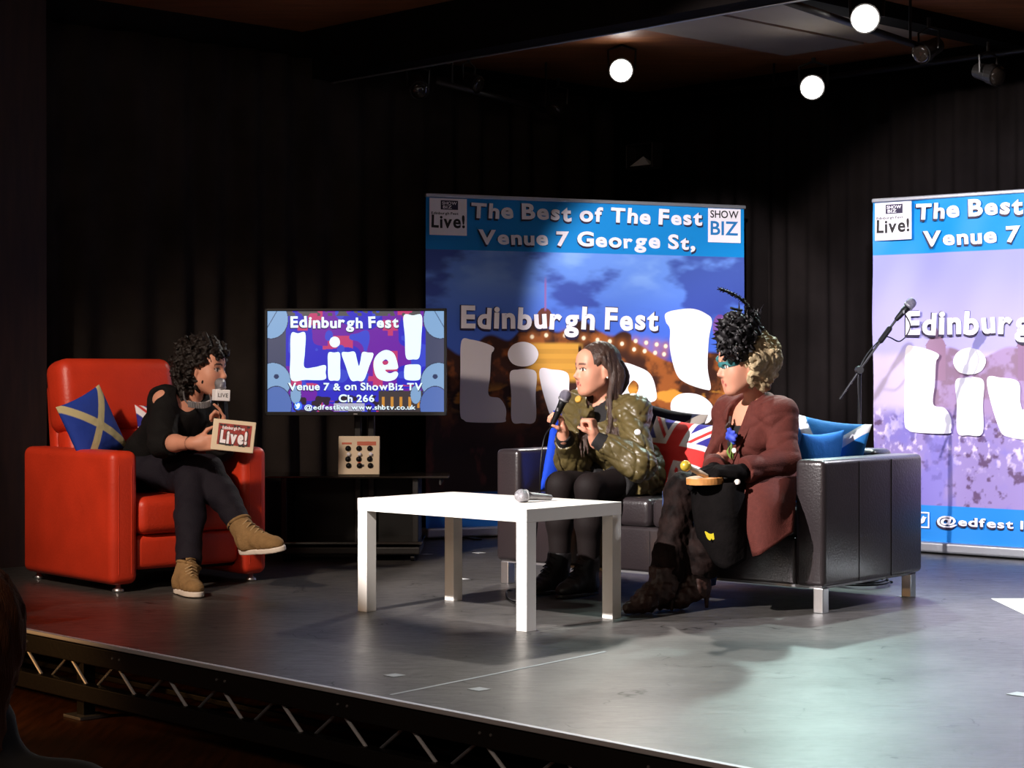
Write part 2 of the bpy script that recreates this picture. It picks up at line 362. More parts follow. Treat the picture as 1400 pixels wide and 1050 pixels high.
# ------------------------------------------------------------------ SDF modelling (bodies, clothing, hair)
class Sdf:
    def __init__(self): self.p = []
    def cone(self, a, b, ra, rb, k=0.02, col=None, op='+', capa=False, capb=False):
        a = np.asarray(a, float); b = np.asarray(b, float); d = b - a; L2 = d @ d + 1e-12; u = d / math.sqrt(L2)
        def f(P):
            q = P - a; h = np.clip((q @ d) / L2, 0, 1)
            r = np.linalg.norm(q - h[..., None] * d, axis=-1) - (ra + (rb - ra) * h)
            if capa: r = np.maximum(r, -(q @ u))
            if capb: r = np.maximum(r, (P - b) @ u)
            return r
        R = max(ra, rb); self.p.append((f, np.minimum(a, b) - R, np.maximum(a, b) + R, k, col, op)); return self
    def chain(self, pts, rs, k=0.02, col=None):
        for i in range(len(pts) - 1): self.cone(pts[i], pts[i + 1], rs[i], rs[i + 1], k, col)
        return self
    def ell(self, c, ax, r, k=0.02, col=None, op='+'):
        c = np.asarray(c, float); A = np.asarray(ax, float); r = np.asarray(r, float)
        def f(P):
            q = (P - c) @ A.T; k0 = np.linalg.norm(q / r, axis=-1); k1 = np.linalg.norm(q / r ** 2, axis=-1)
            return k0 * (k0 - 1) / (k1 + 1e-9)
        R = np.abs(A.T * r).sum(1); self.p.append((f, c - R, c + R, k, col, op)); return self
    def rbox(self, c, ax, half, rnd, k=0.02, col=None, op='+'):
        c = np.asarray(c, float); A = np.asarray(ax, float); h = np.asarray(half, float) - rnd
        def f(P):
            q = np.abs((P - c) @ A.T) - h
            return np.linalg.norm(np.maximum(q, 0), axis=-1) + np.minimum(q.max(-1), 0) - rnd
        R = np.abs(A.T * np.asarray(half)).sum(1); self.p.append((f, c - R, c + R, k, col, op)); return self
    def cut(self, pt, n, lo=None, hi=None):
        """remove the side n points to (inside the given bounds only)"""
        pt = np.asarray(pt, float); n = nrm(n)
        self.p.append((lambda P: (P - pt) @ n, lo, hi, 0.0, None, '&')); return self
    def mesh(self, res=0.006, disp=None, smooth=1):
        lo = np.min([q[1] for q in self.p if q[5] == '+'], 0) - 4 * res - 0.01
        hi = np.max([q[2] for q in self.p if q[5] == '+'], 0) + 4 * res + 0.01
        n = np.ceil((hi - lo) / res).astype(int) + 1
        F = np.full(n, 0.06, np.float32)
        ax = [lo[i] + np.arange(n[i]) * res for i in range(3)]
        for f, a, b, k, col, op in self.p:
            if op == '&' and a is None: i0 = np.zeros(3, int); i1 = n
            else:
                mg = k + 3 * res + 0.006
                i0 = np.clip(np.floor((a - mg - lo) / res).astype(int), 0, n); i1 = np.clip(np.ceil((b + mg - lo) / res).astype(int) + 1, 0, n)
            if np.any(i1 <= i0): continue
            sl = tuple(slice(i0[i], i1[i]) for i in range(3))
            G = np.stack(np.meshgrid(*[ax[i][sl[i]] for i in range(3)], indexing='ij'), -1)
            d = f(G).astype(np.float32); cur = F[sl]
            if op == '+':
                if k > 0:
                    h = np.maximum(k - np.abs(d - cur), 0) / k; F[sl] = np.minimum(d, cur) - h * h * k * 0.25
                else: F[sl] = np.minimum(d, cur)
            elif op == '-':
                d = -d
                if k > 0:
                    h = np.maximum(k - np.abs(d - cur), 0) / k; F[sl] = np.maximum(d, cur) + h * h * k * 0.25
                else: F[sl] = np.maximum(d, cur)
            else: F[sl] = np.maximum(cur, d)
        if disp is not None:
            near = np.abs(F) < 0.05; idx = np.argwhere(near); P = lo + idx * res
            F[near] += disp(P).astype(np.float32)
        for i in range(3):
            s = [slice(None)] * 3; s[i] = 0; F[tuple(s)] = 0.06; s[i] = -1; F[tuple(s)] = 0.06
        Vv, Ff = surf_nets(F, lo, res)
        if smooth: Vv = laplace(Vv, Ff, smooth)
        return Vv, Ff
    def colors(self, P, default):
        best = np.full(len(P), 1e9); C = np.ones((len(P), 3)) * np.asarray(default)
        for f, a, b, k, col, op in self.p:
            if op != '+': continue
            d = f(P); m = d < best; best[m] = d[m]
            C[m] = np.asarray(default if col is None else col)
        return C
def surf_nets(F, lo, res):
    S = F < 0; nx, ny, nz = F.shape
    cnt = np.zeros((nx - 1, ny - 1, nz - 1), np.uint8)
    for a in (0, 1):
        for b in (0, 1):
            for c in (0, 1): cnt += S[a:nx - 1 + a, b:ny - 1 + b, c:nz - 1 + c]
    act = np.argwhere((cnt > 0) & (cnt < 8)); idm = np.full(cnt.shape, -1, np.int64); idm[tuple(act.T)] = np.arange(len(act))
    acc = np.zeros((len(act), 3)); num = np.zeros(len(act))
    co = [(a, b, c) for a in (0, 1) for b in (0, 1) for c in (0, 1)]
    for p in co:
        for ax in range(3):
            if p[ax]: continue
            q = list(p); q[ax] = 1
            fa = F[act[:, 0] + p[0], act[:, 1] + p[1], act[:, 2] + p[2]].astype(float); fb = F[act[:, 0] + q[0], act[:, 1] + q[1], act[:, 2] + q[2]].astype(float)
            m = (fa < 0) != (fb < 0); t = np.where(m, fa / np.where(m, fa - fb, 1), 0)
            pos = np.array(p, float) + np.zeros((len(act), 3)); pos[:, ax] += t
            acc[m] += pos[m]; num[m] += 1
    Vv = lo + (act + acc / num[:, None]) * res
    faces = []
    for ax in range(3):
        u, v = (ax + 1) % 3, (ax + 2) % 3
        a = [slice(None)] * 3; b = [slice(None)] * 3; a[ax] = slice(0, -1); b[ax] = slice(1, None)
        E = np.argwhere(S[tuple(a)] != S[tuple(b)])
        E = E[(E[:, u] > 0) & (E[:, v] > 0) & (E[:, u] < F.shape[u] - 1) & (E[:, v] < F.shape[v] - 1)]
        ins = S[tuple(E.T)]
        def cell(du, dv):
            c = E.copy(); c[:, u] += du; c[:, v] += dv; return idm[tuple(c.T)]
        q = np.stack([cell(-1, -1), cell(0, -1), cell(0, 0), cell(-1, 0)], 1)
        q[~ins] = q[~ins][:, ::-1]; faces.append(q)
    Fc = np.concatenate(faces); Fc = Fc[(Fc >= 0).all(1)]
    return Vv, Fc
def laplace(Vv, Ff, it=1, w=0.5):
    for _ in range(it):
        acc = np.zeros_like(Vv); n = np.zeros(len(Vv))
        for i in range(4):
            a = Ff[:, i]; b = Ff[:, (i + 1) % 4]
            np.add.at(acc, a, Vv[b]); np.add.at(n, a, 1); np.add.at(acc, b, Vv[a]); np.add.at(n, b, 1)
        Vv = Vv * (1 - w) + w * acc / np.maximum(n, 1)[:, None]
    return Vv
def folds(amp, wl, seed, dirs=6, aniso=(1, 1, 1)):
    r = np.random.default_rng(seed); ks = []
    for _ in range(dirs):
        d = nrm(r.normal(size=3) * np.asarray(aniso)); ks.append((d * 2 * math.pi / (wl * r.uniform(0.7, 1.5)), r.uniform(0, 6.28)))
    w0 = r.normal(size=3) * 9
    def f(P):
        s = 0; wv = 0.9 * np.sin(P @ w0)
        for k, ph in ks: s = s + np.sin(P @ k + ph + wv)
        return amp * s / math.sqrt(dirs)
    return f
def creases(amp, wl, seed, n=4, aniso=(0.6, 0.6, 1.2)):
    r = np.random.default_rng(seed); ks = [(nrm(r.normal(size=3) * np.asarray(aniso)) * math.pi / (wl * r.uniform(0.8, 1.4)), r.uniform(0, 6), r.normal(size=3) * 11, r.uniform(0, 6)) for _ in range(n)]
    def f(P):
        s = 0
        for k, ph, w_, p2 in ks:
            s = s + (1 - np.abs(np.sin(P @ k + ph + 0.8 * np.sin(P @ w_ + p2)))) ** 3 * (0.55 + 0.45 * np.sin(P @ (w_ * 0.8) + p2 * 2))
        return amp * s
    return f
def sdf_obj(name, S, m, parent, origin, res=0.006, disp=None, smooth=1, cols=None, label=None):
    Vv, Ff = S.mesh(res, disp, smooth)
    C = S.colors(Vv, cols) if cols is not None else None
    return np_obj(name, Vv, Ff, m, parent, origin, C, True, label)
# ------------------------------------------------------------------ the setting
TH = math.radians(-46.3)
EX = V(0.691, -0.723); PX = V(0.723, 0.691); E0 = V(0.0, 5.173)
def st(s, d, z=0.0):
    q = E0 + EX * s + PX * d; return (q[0], q[1], z)
RS = Matrix.Rotation(TH, 3, 'Z')
def struct(name, bm, m, kind='structure'):
    o = obj(name, bm, m); o['kind'] = kind; return o
def sbox(s0, s1, d0, d1, z0, z1, bev=0.0):
    return box(st((s0 + s1) / 2, (d0 + d1) / 2, (z0 + z1) / 2), (s1 - s0, d1 - d0, z1 - z0), bev, 2, RS)
struct('floor', sbox(-6.5, 4.5, 0.0, 7.2, -0.045, 0.0), M['stage_floor'])
struct('floor.001', box((0, 5.0, -0.33), (14, 14, 0.04)), M['wood_dark'])
struct('wall_back', sbox(-6.5, 4.5, 5.95, 6.05, -0.3, 2.9), M['paint_dark'])
lw = -4.98
struct('wall_left', sbox(lw - 0.1, lw, -1.0, 6.05, -0.3, 2.9), M['paint_dark'])
struct('ceiling', sbox(-6.5, 4.5, 3.25, 6.05, 2.84, 2.90), M['ceiling_wood'])
struct('ceiling.001', sbox(-6.5, 4.5, -4.5, 3.10, 2.90, 2.96), M['ceiling_wood'])
struct('trim_1', sbox(-6.5, 4.5, 3.10, 3.25, 2.62, 2.96), M['curtain'])            # the bulkhead over the stage
struct('trim_2', sbox(-6.5, 4.5, 3.252, 3.272, 2.615, 2.632), M['grey_metal'])         # its pale lower edge
struct('trim_3', sbox(-3.30, -2.74, 3.35, 5.40, 2.825, 2.845), M['ceiling_panel'])      # pale panel let into the stage ceiling
struct('trim_4', sbox(-2.70, -2.12, 3.35, 5.40, 2.825, 2.845), M['ceiling_panel'])
struct('trim_5', sbox(lw, lw + 0.35, 0.9, 1.25, -0.3, 2.9), M['pillar_wood'])             # timber pillar at the left
struct('trim_6', sbox(-2.10, -1.95, 3.25, 5.95, 2.76, 2.84), M['paint_dark'])

def curtain(name, a, b, z0, z1, seed, label, wl=0.17, amp=0.035, m='curtain'):
    a = np.asarray(a, float); b = np.asarray(b, float); L = np.linalg.norm(b - a); d = (b - a) / L; nn = V(d[1], -d[0])
    nu = int(L / 0.015); nv = 14; rnd = np.random.default_rng(seed); u = np.linspace(0, L, nu)
    ph = np.cumsum(1 + 0.55 * (vnoise(u * 2.1 + seed * 9, u * 0 + seed) - 0.5)) * (u[1] - u[0]) * 2 * math.pi / wl
    vs = []
    for k in range(nv):
        z = z0 + (z1 - z0) * k / (nv - 1); t = k / (nv - 1)
        off = amp * (np.sin(ph) * (0.55 + 0.45 * vnoise(u * 1.3, u * 0 + 3 + seed)) + 0.5 * np.sin(ph * 0.37 + 2 * t)) * (1.0 - 0.35 * t)
        vs.append(np.stack([a[0] + d[0] * u + nn[0] * off, a[1] + d[1] * u + nn[1] * off, np.full(nu, z)], 1))
    vs = np.concatenate(vs); fs = [(k * nu + i, k * nu + i + 1, (k + 1) * nu + i + 1, (k + 1) * nu + i) for k in range(nv - 1) for i in range(nu - 1)]
    o = np_obj(name, vs, fs, M[m], origin=(a[0], a[1], z0))
    md = o.modifiers.new('thickness', 'SOLIDIFY'); md.thickness = 0.004
    return tag(o, label, 'curtain')
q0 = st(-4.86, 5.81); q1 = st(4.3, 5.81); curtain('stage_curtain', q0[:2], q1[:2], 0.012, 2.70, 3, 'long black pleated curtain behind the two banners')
q2 = st(-4.90, 1.35); q3 = st(-4.90, 5.70); curtain('stage_curtain', q2[:2], q3[:2], 0.012, 2.74, 8, 'black curtain along the left side behind the red armchair and screen', 0.26, 0.05, 'lifted_curtain')

# stage front: edge strip, dark beam, lattice
t = thing('stage_truss', 'black lattice truss with silver braces along the front edge of the stage', 'truss', st(0, 0.0, -0.31), TH)
Z0 = 0.31
obj('edge_strip', box((0, -0.012, Z0 - 0.006), (9.5, 0.024, 0.014), 0.003), M['edge_alu'], t, label='bright aluminium edge strip')
obj('top_beam', box((0, 0.012, Z0 - 0.052), (9.5, 0.05, 0.066), 0.004), M['black_metal'], t)
obj('bottom_beam', box((0, 0.012, Z0 - 0.190), (9.5, 0.05, 0.06), 0.004), M['black_metal'], t)
obj('lower_rail', box((0, 0.35, Z0 - 0.225), (9.5, 0.02, 0.02), 0.003), M['black_metal'], t)
sp = 0.3140; s_ref = -1.371
for i in range(-7, 8):
    s = s_ref + i * sp
    if not -4.4 < s < 2.0: continue
    obj('brace', tube([(s, 0.012, Z0 - 0.082), (s + 0.105, 0.012, Z0 - 0.163)], 0.0060, 8), M['edge_alu'], t, label='silver brace')
    obj('brace', tube([(s + 0.262, 0.03, Z0 - 0.082), (s + 0.150, 0.03, Z0 - 0.163)], 0.0055, 8), M['alu'], t, label='brace in its shaded tone')  # opposite diagonals: duller metal stands in for their shade
    if i % 2 == 0:
        for k in (0.03, 0.075): obj('bolt', lathe((s - 0.03 + k, -0.012, Z0 - 0.045), (0, -1, 0), [(0, 0.005), (0.004, 0.004)], 8), M['grey_metal'], t)
for s in (-2.36, 0.35, 1.7):
    obj('leg', box((s, 0.10, Z0 / 2 - 0.02), (0.05, 0.05, Z0 - 0.04), 0.004), M['black_metal'], t)
    obj('foot_plate', box((s, 0.10, 0.006), (0.12, 0.12, 0.012), 0.003), M['grey_metal'], t)

# tape marks, seam, white patch on the stage floor
def flat_patch(name, c, sx, sy, rz, m, label, cat, group=None, th=0.0012):
    o = obj(name, box((0, 0, th / 2), (sx, sy, th)), m, loc=(c[0], c[1], 0.0004)); o.rotation_euler.z = rz
    return tag(o, label, cat, group)
def fl(px, py):
    D = F_PX * CAM_Z / (py - HOR); return ((px - 700) / F_PX * D, D)
for (px, py, sz, lb) in [(539, 924, 0.05, 'pale tape square on the stage nearest the front edge, left of its neighbour'), (655, 943, 0.05, 'pale tape square on the stage floor, right one of the front pair'),
                     (583, 758, 0.05, 'small pale tape mark behind the white table beside the stand'), (655, 756, 0.05, 'small pale tape mark under the left banner foot behind the table'),
                     (632, 792, 0.045, 'small pale tape mark between the back legs of the white table'), (1396, 950, 0.06, 'pale tape mark at the right edge of the stage floor'),
                     (1240, 816, 0.06, 'pale tape mark beside the rear chrome leg of the sofa')]:
    flat_patch('tape_mark', fl(px, py), sz, sz, TH, M['tape'], lb, 'tape mark', 'tape marks on the stage floor')
flat_patch('white_patch', (2.17, 7.66), 0.32, 0.62, 0.0, M['paper'], 'large flat white patch on the stage floor at the right', 'paper')  # thin flat white patch
flat_patch('floor_seam', (-0.02, 6.03), 1.1, 0.012, math.radians(52), M['tape'], 'long thin pale tape line on the stage floor in front of the table', 'tape', th=0.0008)

# ------------------------------------------------------------------ stage lights and bars
def stage_light(loc, aim, lit, label, power=0, color=(1, 1, 1), target=None, angle=40, sc=1.0, bar_z=None):
    loc = np.asarray(loc, float); d = nrm(aim)
    t = thing('stage_light', label, 'stage light', loc, 0.0, 'spotlights hung over the stage')
    base = -d * 0.20 * sc
    obj('housing', lathe(base, d, [(0, 0.03 * sc), (0.01 * sc, 0.05 * sc), (0.12 * sc, 0.058 * sc), (0.13 * sc, 0.066 * sc), (0.195 * sc, 0.070 * sc)], 20), M['black_metal'], t, smooth=False)
    obj('lens', lathe(-d * 0.004, d, [(0, 0.062 * sc), (0.012 * sc, 0.062 * sc), (0.022 * sc, 0.045 * sc), (0.026 * sc, 0.01 * sc)], 20), M['lamp'] if lit else M['dark_glass'], t, smooth=True, label='glowing white lens' if lit else None)
    x = nrm(np.cross(d, V(0, 0, 1))); c = -d * 0.09 * sc; up = 0.14 * sc
    obj('yoke', tube([c + x * 0.075 * sc, c + x * 0.08 * sc + V(0, 0, up * 0.8), c + V(0, 0, up), c - x * 0.08 * sc + V(0, 0, up * 0.8), c - x * 0.075 * sc], 0.008 * sc, 6), M['black_metal'], t)
    top = bar_z - loc[2] if bar_z else up + 0.05
    obj('clamp', tube([c + V(0, 0, up), c + V(0, 0, max(top, up + 0.02))], 0.012 * sc, 8), M['black_metal'], t)
    if lit: spot('beam', tuple(loc + d * 0.045), target, power, color, angle, 1.0, 0.05, t)
    return t
def bar(name, a, b, label, z_top):
    a = np.asarray(a, float); b = np.asarray(b, float)
    t = thing(name, label, 'lighting bar', a)
    obj('pipe', tube([V(0, 0, 0), b - a], 0.018, 10), M['black_metal'], t, smooth=True)
    for k in (0.12, 0.88):
        p = (b - a) * k; obj('hanger', tube([p, V(p[0], p[1], z_top - a[2])], 0.008, 6), M['black_metal'], t)
    return t
bl = (at(596, 112, 10.72), at(765, 156, 11.75)); br = (at(1060, -2, 8.60), at(1266, 67, 9.72))
bar('lighting_bar', bl[0], bl[1], 'black lighting bar running front to back above the left banner', 2.84)
bar('lighting_bar', br[0], br[1], 'black lighting bar running front to back at the upper right', 2.84)
ra = V(*st(-4.6, 5.64, 2.71)); rb = V(*st(3.9, 5.64, 2.71))
bar('lighting_bar', ra, rb, 'long black lighting bar along the top of the back curtain', 2.84)
LA = at(849, 97, 10.9); LB = at(1110, 120, 10.55); LC = at(1182, 26, 8.85)
tocam = lambda p, dz=0.0: nrm(V(0, 0, CAM_Z) - p + V(0, 0, dz))
stage_light(LA, tocam(LA) + V(-0.05, 0, -0.08), True, 'glowing white spotlight above the left banner', 190, (1, 0.93, 0.84), (-0.5, 6.8, 0.0), 75, bar_z=2.80)
stage_light(LB, tocam(LB) + V(-0.08, 0, -0.06), True, 'glowing white spotlight above the gap between the two banners', 230, (0.70, 1.0, 0.93), (1.45, 7.4, 0.0), 54, bar_z=2.66)
stage_light(LC, tocam(LC) + V(-0.1, 0, -0.06), True, 'highest glowing white spotlight on the upper right bar', 480, (0.78, 1.0, 0.96), (1.75, 7.2, 0.0), 72, bar_z=2.66)
for (px, py, D, lb, a) in [(574, 124, 10.75, 'unlit black spotlight at the far left end of the left bar', V(0.2, -0.9, -0.5)), (654, 117, 11.0, 'unlit black spotlight on the middle of the left bar', V(0.8, -0.5, -0.4)),
                     (757, 152, 11.5, 'unlit black spotlight near the back end of the left bar', V(-0.4, -0.7, -0.6)), (1258, 74, 9.6, 'unlit black spotlight at the back end of the right bar', V(-0.7, -0.6, -0.4)),
                     (1364, 104, 9.75, 'unlit black spotlight above the right banner', V(0.5, -0.8, -0.3))]:
    stage_light(at(px, py, D), a, False, lb, sc=0.8)

# small framed box on the back curtain
p = at(880, 214, 12.15)
t = thing('wall_monitor', 'small black framed box with a pale wedge high on the back curtain', 'wall box', p, TH)
bm = bmesh.new()
for c, s in [((0, 0, 0.075), (0.23, 0.10, 0.012)), ((0, 0, -0.075), (0.23, 0.10, 0.012)), ((-0.11, 0, 0), (0.012, 0.10, 0.16)), ((0.11, 0, 0), (0.012, 0.10, 0.16))]: add_box(bm, c, s, 0.003)
obj('frame', bm, M['black_leather'], t)
obj('back_panel', box((0, 0.045, 0), (0.21, 0.01, 0.14)), M['black_plastic'], t)
bm = bmesh.new(); vs = [bm.verts.new(v) for v in [(-0.085, -0.04, -0.062), (0.085, -0.04, -0.062), (0.0, -0.005, 0.0), (-0.085, 0.03, -0.062), (0.085, 0.03, -0.062)]]
for f in [(0, 1, 2), (1, 4, 2), (4, 3, 2), (3, 0, 2), (0, 3, 4, 1)]: bm.faces.new([vs[i] for i in f])
obj('wedge', bm, M['paper'], t, label='pale grey wedge')
obj('bracket', tube([(0, 0.05, 0.0), (0, 0.24, 0.02)], 0.015, 8), M['black_metal'], t)

# ------------------------------------------------------------------ printed pictures
def night(u, z):
    n = fbm(u * 2.2, z * 5.0); n2 = fbm(u * 5 + 9, z * 11 + 4); sh = u.shape
    c = flat(sh, s2l(70, 106, 208)); t_ = sstep(1.15, 1.65, z)
    c = mixc(c, s2l(116, 160, 240), t_ * 0.85)
    c = mixc(c, s2l(52, 64, 150), sstep(0.46, 0.60, n + 0.25 * (n2 - 0.5)) * 0.8)
    c = mixc(c, s2l(150, 190, 246), sstep(0.55, 0.72, 1 - n) * sstep(1.35, 1.6, z) * 0.7)
    sky_line = 1.17 + 0.035 * np.sin(u * 21) * (u < 1.3) + 0.05 * sstep(0.5, 0.62, u) * sstep(1.2, 1.1, u) - 0.16 * sstep(1.2, 1.6, u) + 0.06 * sstep(1.65, 1.8, u) - 0.09 * sstep(0.55, 0.2, u)
    land = sstep(0.012, -0.012, z - sky_line)
    g = fbm(u * 9, z * 9 + 40)
    lc = mixc(flat(sh, s2l(58, 32, 24)), s2l(150, 84, 40), sstep(0.45, 0.65, g) * sstep(0.55, 0.8, z))
    lc = mixc(lc, s2l(34, 22, 22), sstep(0.62, 0.5, z) * 0.7)
    lc = mixc(lc, s2l(96, 46, 40), sstep(0.55, 0.7, fbm(u * 14 + 3, z * 6)) * sstep(0.75, 0.55, z) * 0.8)
    w = sstep(0.60, 0.66, u) * sstep(1.0, 0.95, u) * sstep(0.88, 0.91, z) * sstep(1.13, 1.11, z)     # the lit wall
    rows = 0.82 + 0.18 * (np.sin(z * 110) > -0.2)
    lc = mixc(lc, np.array(s2l(218, 160, 66)), w * rows)
    lc = mixc(lc, s2l(226, 156, 60), sstep(0.5, 0.62, fbm(u * 7 + 1, z * 16)) * sstep(0.70, 0.78, z) * sstep(0.90, 0.84, z) * 0.8)
    lc = mixc(lc, s2l(40, 20, 18), sstep(0.012, 0.008, np.abs(u - 0.965)) * sstep(0.92, 0.94, z) * sstep(1.12, 1.09, z))
    c = mixc(c, lc, land)
    for (x, zz, r) in [(0.74, 1.265, 0.05)]:
        c = mixc(c, s2l(110, 60, 50), (((u - x) / r) ** 2 + ((z - zz) / 0.06) ** 2 < 1).astype(float))
    c = mixc(c, s2l(150, 110, 180), sstep(0.008, 0.004, np.abs(u - 0.745)) * sstep(1.30, 1.32, z) * sstep(1.52, 1.46, z))
    for i, (bx, bz) in enumerate([(0.66, 1.155), (0.75, 1.165), (0.87, 1.165), (0.99, 1.15), (1.08, 1.14), (1.16, 1.132), (1.24, 1.118), (1.33, 1.135), (1.40, 1.125), (1.47, 1.115), (1.53, 1.105), (1.32, 1.085), (1.39, 1.075), (1.46, 1.065), (1.52, 1.057)]):
        r2 = (u - bx) ** 2 + (z - bz) ** 2
        c = mixc(c, s2l(190, 110, 50), np.exp(-r2 / 0.0009) * 0.6); c = mixc(c, s2l(255, 236, 200), sstep(0.016, 0.008, np.sqrt(r2)))
    c = mixc(c, s2l(150, 40, 90), (((u - 1.90) / 0.05) ** 2 + ((z - 1.22) / 0.08) ** 2 < 1) * 0.5)
    return c
def day(u, z):
    sh = u.shape; n = fbm(u * 3, z * 4); n2 = fbm(u * 16, z * 16 + 5); n3 = fbm(u * 34 + 8, z * 26)
    c = mixc(flat(sh, s2l(176, 168, 222)), s2l(150, 150, 226), sstep(1.2, 1.65, z))
    c = mixc(c, s2l(206, 190, 222), sstep(1.12, 1.05, z + 0.1 * (n - 0.5)))
    hill = 1.0 + 0.10 * sstep(0.25, 0.40, u) + 0.03 * np.sin(u * 17) - 0.45 * sstep(0.36, 0.02, u)
    land = sstep(0.01, -0.01, z - hill)
    lc = mixc(flat(sh, s2l(140, 112, 134)), s2l(164, 138, 176), sstep(0.4, 0.6, n2))
    lc = mixc(lc, s2l(92, 82, 70), sstep(0.16, 0.2, u) * sstep(0.34, 0.3, u) * sstep(0.80, 0.82, z) * sstep(0.94, 0.9, z) * 0.8)
    lc = mixc(lc, s2l(70, 78, 132), sstep(0.1, 0.14, u) * sstep(0.3, 0.27, u) * sstep(0.93, 0.95, z) * 0.8)
    c = mixc(c, lc, land)
    def tower(x, hw, z1, zt):
        m = (np.abs(u - x) < hw) * (z < z1) * (z > 0.95) + (np.abs(u - x) < hw * 1.1 * (zt - z) / (zt - z1 + 1e-6)) * (z >= z1) * (z < zt)
        return np.clip(m, 0, 1).astype(float)
    c = mixc(c, s2l(150, 118, 142), tower(0.38, 0.06, 1.14, 1.24)); c = mixc(c, s2l(144, 112, 142), tower(0.98, 0.11, 1.13, 1.26))
    c = mixc(c, s2l(220, 180, 150), (np.abs(u - 1.11) < 0.02) * (z < 1.10) * (z > 0.98) * 0.8)
    tr = sstep(0.80, 0.70, z + 0.12 * (n - 0.5))
    tc = mixc(flat(sh, s2l(150, 132, 186)), s2l(232, 214, 240), sstep(0.5, 0.68, n3) * sstep(0.4, 0.6, z))
    tc = mixc(tc, s2l(92, 66, 96), sstep(0.56, 0.70, fbm(u * 24 + 30, z * 24 + 3)) * 0.9)
    tc = mixc(tc, s2l(124, 116, 196), sstep(0.5, 0.64, fbm(u * 5 + 60, z * 4)) * 0.7)
    return mixc(c, tc, tr)
